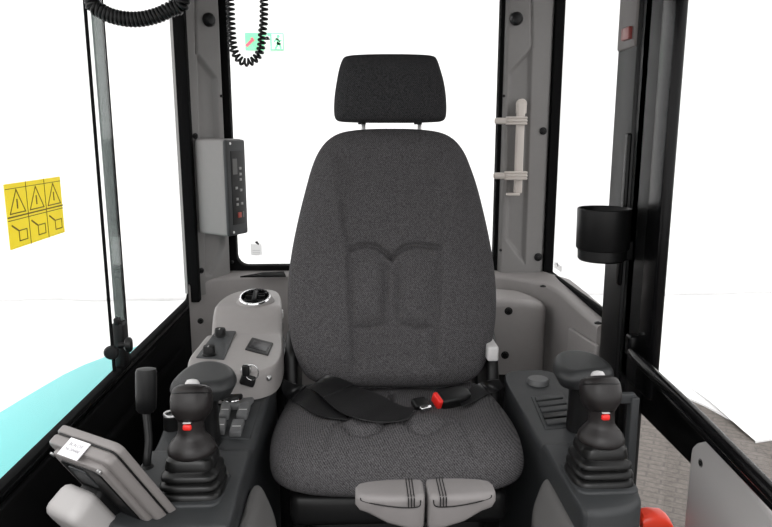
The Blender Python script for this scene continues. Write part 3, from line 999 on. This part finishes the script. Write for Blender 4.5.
# heater console with vent, light grey
hc = thing('heater_console', 'light grey console with round air vent and two knobs beside the seat', 'console', (-.28, 1.65, .3))
HD, HP = .615, .667
def hz(x, y):
    return HD + (HP - HD) * sstep(1.67, 1.77, y)
oH = [(q.x, q.y) for q in [at(283, 350, Z=HD), at(283, 330, Z=HD + .02), at(282, 312, Z=HP), at(281, 297, Z=HP), at(276, 290.5, Z=HP), at(262, 288.5, Z=HP), at(246, 289.5, Z=HP), at(233, 292.5, Z=HP), at(221, 299, Z=HP), at(213, 308, Z=HP),
      at(209, 320, Z=HP - .01), at(205, 332, Z=HD + .01), at(197, 346, Z=HD), at(188, 359, Z=HD), at(190, 372, Z=HD), at(206, 377, Z=HD), at(238, 375, Z=HD), at(262, 371.5, Z=HD), at(277, 364, Z=HD)]]
obj('body', mound(oH, .555, hz, .012, center=(-.28, 1.68), na=240, nr=70), GREY, hc)
obj('pedestal', mound([(x * .93 - .02, 1.82 + (y - 1.72) * .53) for x, y in oH], .0, lambda x, y: .565, .01, center=(-.28, 1.82)), BLACK, hc)
def hp_(px, py, z=.615, dz=0):
    q = at(px, py, Z=z); return V((q.x, q.y, hz(q.x, q.y) + dz))
vc = at(255, 299.5, Z=.675); vn = V((.0, -.32, 1)).normalized()
vc = V((vc.x, vc.y, .676))
obj('vent_collar', lathe(vc - vn * .03, vn, [(.056, 0), (.051, .022), (.045, .034), (.040, .036), (.0365, .034), (.036, .0)], 48, False), GREY, hc)
vr = obj('vent_ring', lathe(vc + vn * .002, vn, [(.0415, 0), (.0425, .005), (.040, .0085), (.0365, .008), (.035, .003), (.035, -.02)], 48, False), CHROME, hc, label='chrome vent ring')
obj('vent_ball', lathe(vc - vn * .026, vn, [(.034, 0), (.0345, .004), (.028, .007), (.018, .009), (.004, .010)], 40), BLACK, hc)
fu, fw_, _ = frame_of(vn)
obj('vent_tab', obox(vc, V((1, 0, 0)), vn.cross(V((1, 0, 0))), vn, -.006, .006, -.02, .026, -.016, .014, .003), BLACK, hc)
obj('vent_vane', join(*[obox(vc, V((1, 0, 0)), vn.cross(V((1, 0, 0))), vn, -.03 + abs(k) * .004, .03 - abs(k) * .004, k * .012 - .0015, k * .012 + .0015, -.016, .004) for k in (-2, -1, 1, 2)]), BLACK, hc)
kp = [(196, 358), (216, 333), (236, 333), (224, 360)]
obj('knob_panel', prism([hp_(a, b, dz=-.002) for a, b in kp], V((0, 0, .005)), .002), DGREY, hc)
for a, b in ((220.5, 338), (209.5, 356)):
    q = hp_(a, b)
    k = obj('knob', lathe(q + V((0, 0, .002)), V((0, 0, 1)), [(.0165, 0), (.0165, .004), (.014, .006), (.0135, .020), (.012, .023), (.003, .0235)], 28), BLACK, hc)
    obj('pointer_mark', box(q.x - .001, q.x + .001, q.y - .012, q.y - .003, q.z + .0255, q.z + .0265), SILVER, k)
dp = [(245, 350), (252, 338.5), (273, 344), (268, 356)]
dsp = obj('display', prism([hp_(a, b, dz=-.002) for a, b in dp], V((0, 0, .006)), .002), BLACK, hc)
obj('display_glass', prism([hp_(a, b, dz=.003) for a, b in ((249, 349), (254, 342), (270, 346), (266, 353.5))], V((0, 0, .002)), .0005), SCREEN, dsp)
screw(hc, at(269, 378, Y=1.405) + V((0, 0, 0)), V((.35, -1, 0)).normalized(), .004, STEEL)
for yy in (314, 327):
    p = at(281.5, yy, Y=1.76)
    obj('side_catch', box(p.x - .010, p.x + .004, p.y - .012, p.y + .012, p.z - .012, p.z + .010, .003), SILVER if yy == 314 else BLACK, hc)
obj('side_knob', lathe(V((-.178, 1.70, .635)), V((1, -.3, 0)).normalized(), [(.016, 0), (.016, .014), (.012, .018), (.002, .018)], 24), BLACK, hc)

# ignition key and key ring
kf = at(246, 370, Y=1.385)
ik = thing('ignition_key', 'black headed ignition key with wire ring in the light grey console front', 'key', kf)
kn = V((.05, -1, .15)).normalized()
obj('lock_barrel', lathe(kf - kn * .012, kn, [(.011, 0), (.011, .016), (.009, .018), (.002, .018)], 24), STEEL, ik)
obj('key_head', join(obox(kf + kn * .006, V((1, 0, 0)), V((0, 0, 1)), kn, -.007, .009, -.012, .014, 0, .012, .004), obox(kf + kn * .006 + V((.004, 0, -.022)), V((.9, 0, -.3)).normalized(), V((.3, 0, .9)).normalized(), kn, -.016, .016, -.012, .014, 0, .010, .005)), BLACK, ik)
rp = kf + kn * .012 + V((.014, 0, -.002))
obj('wire_ring', tube([rp + V((.014 * math.cos(t), -.003, .017 * math.sin(t))) for t in [2 * PI * i / 12 for i in range(13)]], .0012, 8), CHROME, ik)
bnch = V((capp.x - .012, capp.y - .004, capp.z + .0105))
kb = thing('key_bunch', 'small bunch of black and bright keys lying on the round console cap', 'keys', bnch)
obj('fob', lathe(bnch, V((0, 0, 1)), [(.023, 0), (.0235, .006), (.021, .010), (.004, .011)], 28), BLACK, kb)
obj('key_collar', lathe(bnch, V((0, 0, 1)), [(.0235, .0), (.0255, .0015), (.025, .0035), (.0235, .0035)], 32), CHROME, kb)
for a, l in ((.3, .03), (1.0, .028), (1.7, .026), (2.5, .03)):
    d = V((math.cos(a), math.sin(a), .25)).normalized(); s_ = V((-d.y, d.x, 0)).normalized()
    obj('key', obox(bnch + V((0, 0, .012)), d, s_, d.cross(s_), -.005, l * .8, -.0035, .0035, 0, .0018, .0006), CHROME, kb)

# heater duct box behind the door side console
db = thing('duct_cover', 'light grey boxed cover with two dark screws below the quarter window', 'cover', (.49, 1.85, .3))
DT = at(520, 297.5, Y=1.99).z; DB = at(522, 374, Y=1.96).z
oD = [(.36, 1.965), (.42, 1.96), (.475, 1.955), (.52, 1.958), (.553, 1.968), (.572, 1.99), (.575, 2.02), (.552, 2.065), (.50, 2.105), (.42, 2.135), (.35, 2.135), (.345, 2.05), (.345, 1.98)]
obj('cover_shell', mound(oD, DB, lambda x, y: DT - .018 * sstep(  .49, .58, x), .024, center=(.45, 2.05), na=160, nf=7), GREY, db)
obj('gap_shade_block', box(.36, .56, 1.985, 2.06, .2, DB + .02, .01), BLACK, db)  # black block stands in for the shaded gap under the cover
for a, b in ((508.5, 311), (505, 355)):
    screw(db, at(a, b, Y=1.957), V((-.1, -1, 0)).normalized(), .008)

# ================================================================== JOYSTICKS
def ell(c, a, b, n=36, e=2.0, U=V((1, 0, 0)), W=V((0, 1, 0))):
    out = []
    for i in range(n):
        t = 2 * PI * i / n
        cx, sx = math.cos(t), math.sin(t)
        out.append(c + U * (a * math.copysign(abs(cx) ** (2 / e), cx)) + W * (b * math.copysign(abs(sx) ** (2 / e), sx)))
    return out

JZ = 1.10
def make_joystick(base, label):
    t = thing('joystick', label, 'joystick', base, 'control joysticks on the consoles')
    B = base
    Z = V((0, 0, 1))
    # rubber bellows of stepped square tiers
    rings = []
    tiers = [(.055, .000, .013), (.053, .016, .027), (.050, .030, .041), (.043, .044, .062)]
    for r, z0, z1 in tiers:
        for rr, zz in ((r * .92, z0), (r, z0 + .002), (r, z0 + .005), (r * .94, z1 - .002), (r * .85, z1)):
            rings.append(ell(B + Z * zz, rr, rr * .92, 44, 4.5))
    rings.append(ell(B + Z * .066, .034, .032, 44, 3)); rings.append(ell(B + Z * .072, .028, .027, 44, 2.4))
    obj('boot', loft(rings), RUBBER, t, 50)
    obj('boot_base', prism([B + V((a, b, -.006)) for a, b in rrect2(-.056, .056, -.062, .060, .020)], V((0, 0, .010)), .004), DGREY, t)
    off = lambda z: V((0, (z - .07) * .06, z))
    prof = [(.030, .029, .060), (.0385, .037, .0615), (.0415, .040, .0645), (.0415, .040, .069), (.0395, .038, .0745), (.034, .033, .081), (.0275, .027, .087), (.0238, .0235, .092), (.0225, .0225, .098), (.022, .0225, .108), (.0225, .0235, .116)]
    obj('collar', loft([ell(B + off(z), a, b, 40) for a, b, z in prof]), GRIPM, t, 60)
    hoff = lambda z: off(z) + V((0, (z - .112) * .45, 0))
    hU = V((1, 0, 0)); hW = V((0, .94, -.34))
    prof = [(.0215, .022, .110), (.0255, .026, .115), (.0315, .031, .121), (.0350, .034, .128), (.0358, .035, .136), (.0355, .0345, .144), (.0338, .033, .151), (.030, .030, .1565), (.021, .022, .160), (.006, .006, .161)]
    hd = obj('grip_head', loft([ell(B + hoff(z), a, b, 40, 2.5, hU, hW) for a, b, z in prof]), GRIPM, t, 60)
    obj('head_seam', loft([ell(B + hoff(z), a, b, 40, 2.5, hU, hW) for a, b, z in [(.0342, .0336, .1465), (.0352, .0342, .148), (.034, .0332, .1495)]]), BLACK, hd)
    bn = hU.cross(hW).normalized()
    obj('thumb_button', lathe(B + hoff(.156) + V((-.001, .004, .0)), bn, [(.0125, 0), (.0125, .006), (.009, .0105), (.002, .012)], 28), SILVER, t, label='pale round thumb button')
    ty = B.y + off(.106).y - .0215
    tW, tN = V((0, .12, 1)).normalized(), V((0, -1, .12)).normalized()
    obj('trigger', obox(V((B.x - .001, ty, B.z + .109)), hU, tW, tN, -.0075, .0075, -.005, .0045, -.006, .005, .0035), RED, t, label='red trigger button')
    obj('trigger_bezel', obox(V((B.x - .001, ty, B.z + .1135)), hU, tW, tN, -.007, .007, .001, .003, -.006, .0035, .001), SILVER, t)
    for o_ in [t] + list(t.children) + [c_ for ch in t.children for c_ in ch.children]:
        if o_.type == 'MESH':
            for v_ in o_.data.vertices:
                v_.co.z *= JZ; v_.co.x *= .95; v_.co.y *= .95
    return t

jb1 = at(194.5, 489, Z=CZ + .01); jb2 = at(598, 477, Z=CZ + .01)
j1 = make_joystick(jb1, 'black joystick with red trigger beside the rocker switches')
j2 = dup(j1); j2.location = jb2; j2['label'] = 'black joystick with red trigger beside the door'

def make_pad(base, label):
    t = thing('wrist_rest', label, 'wrist rest', base, 'wrist rests behind the joysticks')
    o = [(.90 * a, 1.04 * b) for a, b in [(-.066, .0), (-.064, -.03), (-.045, -.05), (-.015, -.052), (.02, -.046), (.05, -.036), (.066, -.012), (.064, .02), (.045, .048), (.01, .064), (-.025, .062), (-.052, .04)]]
    oo = [(base.x + a, base.y + b) for a, b in o]
    zt_ = base.z + .134
    bm = mound(oo, zt_ - .044, lambda x, y: zt_ + .10 * (y - base.y) - 1.0 * ((x - base.x) ** 2), .018, na=120, nf=7, flare=-.012)
    obj('pad', bm, PADM, t, 60)
    obj('post', loft([ell(base + V((0, .005, z)), a, b, 32, 2.8) for a, b, z in [(.024, .024, -.0135), (.022, .022, .03), (.022, .022, .065), (.026, .026, .088), (.036, .034, .106)]]), BLACK, t, 60)
    return t
pz = CZ + .015
pt = at(204, 373, Z=pz + .134)
w1 = make_pad(V((pt.x, pt.y, pz)), 'black kidney shaped wrist rest behind the joystick near the ignition key')
pt2 = at(583, 361, Z=pz + .134)
w2 = dup(w1); w2.location = V((pt2.x, pt2.y, pz)); w2['label'] = 'black kidney shaped wrist rest behind the joystick near the door'

# ---------------- lever by the side window
lb = cz(143, 470); lb = V((-.375, lb.y, CZ + .008))
lb = at(147, 472, Z=CZ)
lv = thing('control_lever', 'thin black lever with cylindrical grip below the side window', 'lever', (lb.x, lb.y, CZ - .1))
k0 = at(146, 410, Y=lb.y + .05); k1 = at(146, 369, Y=lb.y + .06)
obj('rod', tube([V((lb.x, lb.y, CZ - .02)), lb + V((0, .005, .02)), k0.lerp(lb, .5) + V((.004, 0, 0)), k0], .0075, 12), BLACK, lv)
obj('grip', lathe(k0 - V((0, 0, .004)), k1 - k0, [(.0135, 0), (.018, .006), (.019, .03), (.019, (k1 - k0).length - .002), (.017, (k1 - k0).length + .004), (.004, (k1 - k0).length + .006)], 28), BLACK, lv)
obj('base_block', join(box(lb.x - .05, min(lb.x + .028, -.403), lb.y - .04, lb.y + .05, 0, CZ - .012, .008), box(lb.x - .022, min(lb.x + .022, -.403), lb.y - .02, lb.y + .02, CZ - .02, CZ + .004, .004)), BLACK, lv)
obj('boot_collar', lathe(V((lb.x, lb.y, CZ - .005)), V((0, 0, 1)), [(.016, 0), (.014, .014), (.009, .018)], 20), BLACK, lv)

# ================================================================== TRAVEL LEVERS
def travel(sgn, label):
    p = at(424, 490, Y=.86)
    root = thing('travel_lever', label, 'lever', (p.x + sgn * .03, .80, 0), 'travel levers in front of the seat')
    x0 = p.x + .001 + sgn * .0025
    ztop = at(423, 481, Y=.86).z - .004
    rings = []
    # (distance out, top drop, bottom drop, front y, back y)
    for d, td, bd, yf, yb in ((0, .003, .056, .832, .876), (.003, .0005, .058, .828, .879), (.02, .000, .056, .826, .880), (.05, .0005, .048, .828, .880), (.075, .002, .036, .833, .879), (.088, .004, .028, .838, .876), (.094, .008, .022, .845, .870)):
        x = x0 + sgn * d
        prof2 = []
        r = min(.009, (bd - td) * .3)
        for a, b in rrect2(yf, yb, ztop - bd, ztop - td, r, 4): prof2.append(V((x, a + (.008 if b < ztop - td - .022 else 0) , b)))
        rings.append(prof2)
    g_ = obj('handle_grip', loft(rings), LEVG, root, 50)
    gl = []
    for k in (.016, .020, .024):
        gl.append(obox(V((x0 + sgn * (k - .001), .8245, ztop - .013)), V((1, 0, 0)), V((0, 0, 1)), V((0, -1, 0)), -.0006, .0006, 0, .012, -.002, .0024))
        gl.append(obox(V((x0 + sgn * (k - .001), .826, ztop)), V((1, 0, 0)), V((0, 1, 0)), V((0, 0, 1)), -.0006, .0006, .002, .05, -.001, .0006))
    gl.append(tube([V((x0 + sgn * .006, .8275, ztop - .006)), V((x0 + sgn * .009, .825, ztop - .014)), V((x0 + sgn * .03, .8258, ztop - .0155)), V((x0 + sgn * .06, .829, ztop - .013)), V((x0 + sgn * .084, .837, ztop - .011)), V((x0 + sgn * .087, .838, ztop - .007))], .0008, 6))
    obj('tread_groove', join(*gl), BLACK, g_)
    obj('shaft', tube([V((x0 + sgn * .02, .856, ztop - .05)), V((x0 + sgn * .02, .845, ztop - .2)), V((x0 + sgn * .03, .82, .3)), V((x0 + sgn * .03, .80, .0))], .011, 14), BLACK, root)
    obj('pedal', obox(V((x0 + sgn * .04, .74, .10)), V((1, 0, 0)), V((0, 1, .25)).normalized(), V((0, -.25, 1)).normalized(), -.038, .038, -.08, .08, 0, .016, .005), BLACK, root)
    return root
travel(-1, 'grey travel lever grip tapering towards the radio side, in front of seat')
travel(1, 'grey travel lever grip tapering towards the door, in front of seat')

# ================================================================== MONITOR
MO = at(122, 443.5, Y=.92)
mw = V((-.845, .535, 0)).normalized()
ml = (at(163, 513, Y=1.05) - MO); ml = (ml - mw * ml.dot(mw)).normalized()
mn = mw.cross(ml)
if mn.y > 0: mn = -mn
mon = thing('monitor', 'grey display monitor seen from behind with a white label', 'monitor', MO + mw * .07 + ml * .2 + V((0, 0, -.2)))
MWd, ML = .142, .245
def rrp(u0, u1, v0, v1, r, n0, n1, bv):
    return prism([MO + mw * a + ml * b + mn * n0 for a, b in rrect2(u0, u1, v0, v1, r)], mn * (n1 - n0), bv, 3)
obj('front_bezel', rrp(0, MWd, 0, ML, .014, 0, .013, .003), MONG, mon)
obj('gasket', rrp(.003, MWd - .003, .003, ML - .003, .012, .012, .016, .0005), BLACK, mon)
obj('rear_housing', rrp(.001, MWd - .001, .001, ML - .001, .013, .0155, .033, .005), MONG, mon)
obj('rear_step', rrp(.012, MWd - .012, .012, ML - .01, .014, .030, .042, .004), MONG, mon)
rp_ = obj('rear_recess', rrp(.026, MWd - .024, .024, ML - .05, .012, .040, .044, .002), BLACK, mon)
obj('connector_panel', rrp(.06, .10, .032, .075, .004, .043, .046, .001), DGREY, rp_)
obj('screen', rrp(.008, MWd - .008, .008, ML - .008, .008, -.0015, .001, .0005), SCREEN, mon)
for u in (.018, MWd - .018):
    obj('screw', lathe(MO + mw * u + ml * .016 + mn * .0415, mn, [(.0042, 0), (.0042, .003), (.002, .0035)], 14), STEEL, mon)
# white label over the rear top edge
LO = MO + mw * .094 + ml * (-.0015) + mn * .0165
lu = -mw; lv_ = -mn
lab = obj('label', obox(LO, lu, mn, ml, 0, .044, 0, .029, -.001, .0006), WHITE, mon, label='white printed label')
ltx = LO + lu * .022 - ml * .0012
text_mesh('BL.ALCFE', ltx + mn * .0115, lu, -mn, -ml, .0072, .0002, INK2, lab)
text_mesh('No.504400', ltx + mn * .0195, lu, -mn, -ml, .0068, .0002, INK2, lab)
# grey mounting arm
mb = at(75, 500, Y=.90)
obj('mount_block', rrp(.060, .135, .070, .20, .018, .052, .105, .014), mat('mount_grey', (.40, .385, .38), .5, bump=.2), mon)
obj('mount_neck', rrp(.07, .12, .09, .18, .01, .040, .055, .002), BLACK, mon)
pe = MO + mw * .085 + ml * .16 + mn * .08
obj('mount_column', cyl(V((pe.x, pe.y, 0)), pe, .022, .022, 24), BLACK, mon)

# ================================================================== RADIO
def pxy(px, Y): q = at(px, 190, Y=Y); return V((q.x, q.y, 0))
zb_, zt2 = at(230, 237, Y=1.99).z, at(220, 139, Y=1.99).z
a_ = pxy(197, 2.065); b_ = pxy(226, 1.985); c_ = pxy(244.5, 2.06); d_ = pxy(240, 2.17)
e_ = pxy(200, 2.13)
ra = thing('radio', 'grey radio housing with dark upright control face on the rear pillar', 'radio', (b_.x, b_.y, zb_))
bm = prism([V((p.x, p.y, zb_)) for p in (a_, b_, c_, d_, e_)], V((0, 0, zt2 - zb_)), .010, 4)
for v in bm.verts:
    # the lower edge falls away and the box narrows slightly downwards
    f = (v.co.z - zb_) / (zt2 - zb_)
    v.co.z += .0
obj('housing', bm, GREY2, ra)
fU = (c_ - b_); fL = fU.length; fU = fU / fL; fN = V((fU.y, -fU.x, 0))
if fN.y > 0: fN = -fN
fO = V((b_.x, b_.y, zb_)); Zv = V((0, 0, 1)); FH = zt2 - zb_
obj('face_bezel', obox(fO, fU, Zv, fN, -.002, fL + .002, .002, FH - .002, -.006, .008, .008, 4), DGREY, ra)
fp = obj('face_panel', obox(fO, fU, Zv, fN, fL * .2, fL * .86, FH * .12, FH * .88, .006, .0095, .001), BLACK, ra)
obj('display', obox(fO, fU, Zv, fN, fL * .26, fL * .50, FH * .64, FH * .80, .009, .0105), mat('lcd_grey', (.07, .068, .066), .3), fp)
for u, v in ((.66, .70), (.66, .64), (.66, .585), (.42, .50), (.66, .475), (.44, .385), (.44, .33), (.68, .335)):
    obj('button', obox(fO, fU, Zv, fN, fL * (u - .055), fL * (u + .055), FH * (v - .013), FH * (v + .013), .009, .0115, .0006), mat('button_grey', (.33, .32, .31), .5) if 'button_grey' not in MATS else MATS['button_grey'], fp)
obj('red_button', obox(fO, fU, Zv, fN, fL * .44, fL * .62, FH * .19, FH * .245, .009, .012, .001), mat('dull_red', (.42, .06, .04), .5), fp, label='red power button')
obj('slot', obox(fO, fU, Zv, fN, fL * .70, fL * .78, FH * .19, FH * .25, .009, .0105), MATS['lcd_grey'], fp)
for u, v in ((.2, .955), (.2, .045)):
    obj('screw', lathe(fO + fU * (fL * u) + Zv * (FH * v) + fN * .006, fN, [(.004, 0), (.004, .003), (.002, .0034)], 14), STEEL, ra)

# ================================================================== BEIGE CLIP
cl = thing('hook_bracket', 'beige plastic clip with two side arms on the wide rear pillar', 'bracket', at(518, 195, Y=2.16))
cy = 2.155
s0, s1_ = at(513.5, 193, Y=cy), at(524, 102, Y=cy)
bmc = obox(V((0, cy, 0)), V((1, 0, 0)), V((0, 0, 1)), V((0, -1, 0)), s0.x + .002, at(523, 150, Y=cy).x, s0.z, s1_.z, -.015, .012, .004)
obj('spine', bmc, BEIGE, cl)
t0 = at(521.5, 104, Y=cy)
obj('top_tab', join(lathe(V((t0.x, cy + .01, t0.z)), V((0, -1, 0)), [(.016, 0), (.016, .016), (.014, .018)], 28), obox(V((t0.x, cy, t0.z)), V((1, 0, 0)), V((0, 0, 1)), V((0, -1, 0)), -.016, .016, -.03, 0, -.01, .006, .003)), BEIGE, cl)
for yy, x0_, x1_ in ((120.7, 493.7, 527), (175.6, 492.5, 527)):
    a0, a1 = at(x0_, yy - 4.2, Y=cy - .02), at(x1_, yy + 4.2, Y=cy - .02)
    zc = (a0.z + a1.z) / 2; hh = (a0.z - a1.z) / 2
    X_, Z_, N_ = V((1, 0, 0)), V((0, 0, 1)), V((0, -1, 0))
    obj('side_arm', join(obox(V((0, cy, zc)), X_, Z_, N_, a0.x + .004, a0.x + .055, -hh * .8, hh * .7, .006, .022, .006),
                         obox(V((0, cy, zc)), X_, Z_, N_, a0.x + .040, a1.x, -hh, -hh * .42, .006, .027, .003),
                         obox(V((0, cy, zc)), X_, Z_, N_, a0.x + .040, a1.x, -hh * .3, hh * .3, .006, .028, .003),
                         obox(V((0, cy, zc)), X_, Z_, N_, a0.x + .040, a1.x, hh * .42, hh, .006, .027, .003),
                         obox(V((0, cy, zc)), X_, Z_, N_, a0.x + .040, a1.x - .002, -hh * .9, hh * .9, .006, .024, .002)), BEIGE, cl)
f0 = at(514, 194, Y=cy)
obj('foot', obox(V((at(506, 195, Y=cy).x, cy, f0.z)), V((1, 0, 0)), V((0, 0, 1)), V((0, -1, 0)), 0, .042, -.004, .004, -.004, .014, .002), BEIGE, cl)

# ================================================================== CUP HOLDER
cc = at(603, 236, Y=1.44)
ch_ = thing('cup_holder', 'black round cup holder fixed to the door pillar', 'cup holder', (cc.x, 1.44, at(600, 262, Y=1.44).z))
zt3 = at(600, 208, Y=1.44).z; zm = at(600, 249, Y=1.44).z; zl = at(600, 260, Y=1.44).z
cR = (at(603, 230, Y=1.44) - at(577, 230, Y=1.44)).length
cb = V((cc.x, 1.44, 0))
obj('cup', lathe(cb, Zv, [(.01, zm + .003), (cR - .006, zm + .003), (cR - .004, zt3 - .003), (cR - .002, zt3), (cR, zt3 - .002), (cR - .001, zm + .004), (cR - .004, zm), (.01, zm)], 48), BLACK, ch_)
obj('lower_ring', lathe(cb, Zv, [(.01, zl), (cR - .010, zl), (cR - .006, zl + .004), (cR - .005, zm)], 48), BLACK, ch_)
obj('mounting_arm', box(cc.x + cR - .02, .596, 1.42, 1.46, zl + .002, zm + .02, .004), BLACK, ch_)

# ================================================================== WINDOW LATCH
lx = XL + .002
def lp(px, py, X=None): return at(px, py, X=lx if X is None else X)
la = thing('window_latch', 'black sliding window latch with two round knobs', 'latch', lp(118, 370))
a0, a1 = lp(113, 326), lp(123, 366)
obj('latch_body', box(lx - .012, lx + .014, a1.y - .022, a1.y + .014, a1.z, a0.z - .0, .006), BLACK, la)
c0 = lp(111, 347)
obj('thumb_knob', lathe(V((lx + .012, c0.y - .026, c0.z)), V((.2, -1, 0)).normalized(), [(.006, -.012), (.006, .006), (.014, .008), (.016, .014), (.013, .019), (.003, .020)], 24), BLACK, la)
obj('turn_knob', lathe(V((lx + .012, c0.y + .01, c0.z)), V((1, .25, 0)).normalized(), [(.007, 0), (.007, .012), (.016, .016), (.017, .026), (.012, .030), (.003, .031)], 24), BLACK, la)
obj('latch_pin', cyl(V((lx - .004, a1.y, zs)), V((lx - .004, a1.y, a1.z + .01)), .004, n=12), BLACK, la)
obj('top_tab', box(lx - .006, lx + .006, a1.y - .024, a1.y - .006, a0.z - .005, a0.z + .012, .003), BLACK, la)

# ================================================================== WARNING STICKER on the side glass
gx = XL - .0015
T = lambda px, py: at(px, py, X=gx)
k0_, k1_ = T(12, 183), T(60, 180)
yA, yB = T(6, 200).y, T(62, 200).y
zA, zB = T(15, 249).z, T(15, 183).z
ws = tag(obj('warning_sticker', box(gx - .002, gx, yA, yB, zA, zB, 0), YEL), 'yellow warning sticker with triangles and pictograms on the side window glass', 'sticker')
SNx = V((1, 0, 0))
ncol = 3
cwid = (yB - yA) / ncol
hgt = zB - zA
sq = lambda y, z: V((gx, y, z))
lines = [stroke([sq(yA, zA + hgt * .49), sq(yB, zA + hgt * .49)], .0022, SNx, .0006), stroke([sq(yA, zA + hgt * .44), sq(yB, zA + hgt * .44)], .0012, SNx, .0006), stroke([sq(yA, zB - .008), sq(yB, zB - .008)], .001, SNx, .0006)]
for k in range(1, ncol): lines.append(stroke([sq(yA + cwid * k, zA), sq(yA + cwid * k, zB)], .0012, SNx, .0006))
for k in range(ncol):
    y0 = yA + cwid * k
    lines.append(stroke([sq(y0 + cwid * .12, zA + hgt * .54), sq(y0 + cwid * .5, zA + hgt * .90), sq(y0 + cwid * .88, zA + hgt * .54), sq(y0 + cwid * .12, zA + hgt * .54)], .0018, SNx, .0006))
    lines.append(stroke([sq(y0 + cwid * .5, zA + hgt * .62), sq(y0 + cwid * .5, zA + hgt * .74)], .003, SNx, .0006))
    lines.append(stroke([sq(y0 + cwid * .45, zA + hgt * .10), sq(y0 + cwid * .85, zA + hgt * .10), sq(y0 + cwid * .85, zA + hgt * .26), sq(y0 + cwid * .45, zA + hgt * .26), sq(y0 + cwid * .45, zA + hgt * .10)], .0016, SNx, .0006))
    lines.append(stroke([sq(y0 + cwid * .15, zA + hgt * .36), sq(y0 + cwid * .42, zA + hgt * .27)], .0026, SNx, .0006))
obj('pictograms', join(*lines), OLIVE, ws, 0)

# ================================================================== COILED CORDS
def coil(path, R, pitch, wr, n=10):
    P = crom(path, 400)
    L = sum((b - a).length for a, b in zip(P, P[1:]))
    turns = L / pitch
    N_ = int(turns * 14)
    Q = crom(P[::8] + [P[-1]], N_)
    pts = []
    u = None
    for i, p in enumerate(Q):
        d = (Q[min(i + 1, N_ - 1)] - Q[max(0, i - 1)]).normalized()
        if u is None: u, w_, _ = frame_of(d)
        u = (u - d * u.dot(d)).normalized(); w_ = d.cross(u)
        a = 2 * PI * turns * i / N_
        pts.append(p + u * (R * math.cos(a)) + w_ * (R * math.sin(a)))
    bm = bmesh.new(); rows = []
    u = None
    for i, p in enumerate(pts):
        d = (pts[min(i + 1, N_ - 1)] - pts[max(0, i - 1)]).normalized()
        if u is None: u, w_, _ = frame_of(d)
        u = (u - d * u.dot(d)).normalized(); w_ = d.cross(u)
        rows.append([bm.verts.new(p + u * (wr * math.cos(2 * PI * k / 7)) + w_ * (wr * math.sin(2 * PI * k / 7))) for k in range(7)])
    for a, b in zip(rows, rows[1:]):
        for i in range(7): bm.faces.new([a[i], a[(i + 1) % 7], b[(i + 1) % 7], b[i]])
    bm.faces.new(rows[0][::-1]); bm.faces.new(rows[-1])
    return bm
cyy = 1.95
pth = [V((at(230, 14, Y=cyy).x, cyy, ZR)), at(230.5, 10, Y=cyy), at(231.5, 30, Y=cyy), at(233.5, 48, Y=cyy), at(239, 59, Y=cyy), at(246.5, 62.5, Y=cyy), at(254.5, 59.5, Y=cyy), at(260.5, 50, Y=cyy), at(262.5, 32, Y=cyy), at(264, 10, Y=cyy), V((at(266, 10, Y=cyy).x, cyy, ZR))]
tag(obj('coiled_cord', coil(pth, .0090, .0125, .0036), BLACK, None, 0), 'black coiled cord hanging in a loop in front of the rear window', 'cord', 'coiled radio cords')
bpy.data.objects['coiled_cord'].data.shade_smooth()
cy2 = 1.45
pth = [V((at(84, -30, Y=cy2).x, cy2, ZR)), at(90, -10, Y=cy2), at(98, 8, Y=cy2), at(112, 16, Y=cy2), at(132, 19.5, Y=cy2), at(152, 17, Y=cy2), at(170, 9, Y=cy2), at(184, -8, Y=cy2), V((at(192, -30, Y=cy2).x, cy2, ZR))]
o = tag(obj('coiled_cord', coil(pth, .0115, .0078, .0044), BLACK, None, 0), 'black coiled cord sagging tightly wound at the top of the side window', 'cord', 'coiled radio cords')
o.data.shade_smooth()

# ================================================================== RED HANDLE by the door
rh = at(653, 508, X=.575)
rd = thing('release_handle', 'red plastic handle low beside the door console', 'handle', (.575, rh.y, 0))
obj('red_grip', loft([ell(V((.548 + d, rh.y, at(650, 516, X=.575).z + dz)), .022, r, 24, 2.6, V((0, 1, 0)), V((0, 0, 1))) for d, r, dz in ((0, .010, 0), (.004, .016, .0), (.02, .019, .001), (.045, .018, -.001), (.056, .012, -.004), (.060, .005, -.006))]), REDH, rd)
obj('handle_stem', box(.556, .59, rh.y - .012, rh.y + .012, 0, at(650, 516, X=.575).z - .008, .004), BLACK, rd)

# ================================================================== LIGHT
wd = bpy.data.worlds.new('world'); SC.world = wd; wd.use_nodes = True
bg = wd.node_tree.nodes['Background']
bg.inputs[0].default_value = (1.0, 0.995, 0.99, 1); bg.inputs[1].default_value = 1.9

def area(name, loc, target, size, power, col=(1, 1, 1)):
    l = bpy.data.lights.new(name, 'AREA'); l.shape = 'RECTANGLE'; l.size = size[0]; l.size_y = size[1]; l.energy = power; l.color = col
    o = bpy.data.objects.new(name, l); COL.objects.link(o)
    o.location = loc
    o.rotation_euler = (V(target) - V(loc)).to_track_quat('-Z', 'Y').to_euler()
    return o

area('hall_lamp', (-.6, -2.2, 3.6), (0.05, 1.4, .6), (2.2, 1.6), 120)
SC.view_settings.view_transform = 'Standard'
SC.view_settings.look = 'None'
SC.view_settings.exposure = 0
SC.view_settings.gamma = 1
SC.view_settings.use_curve_mapping = False
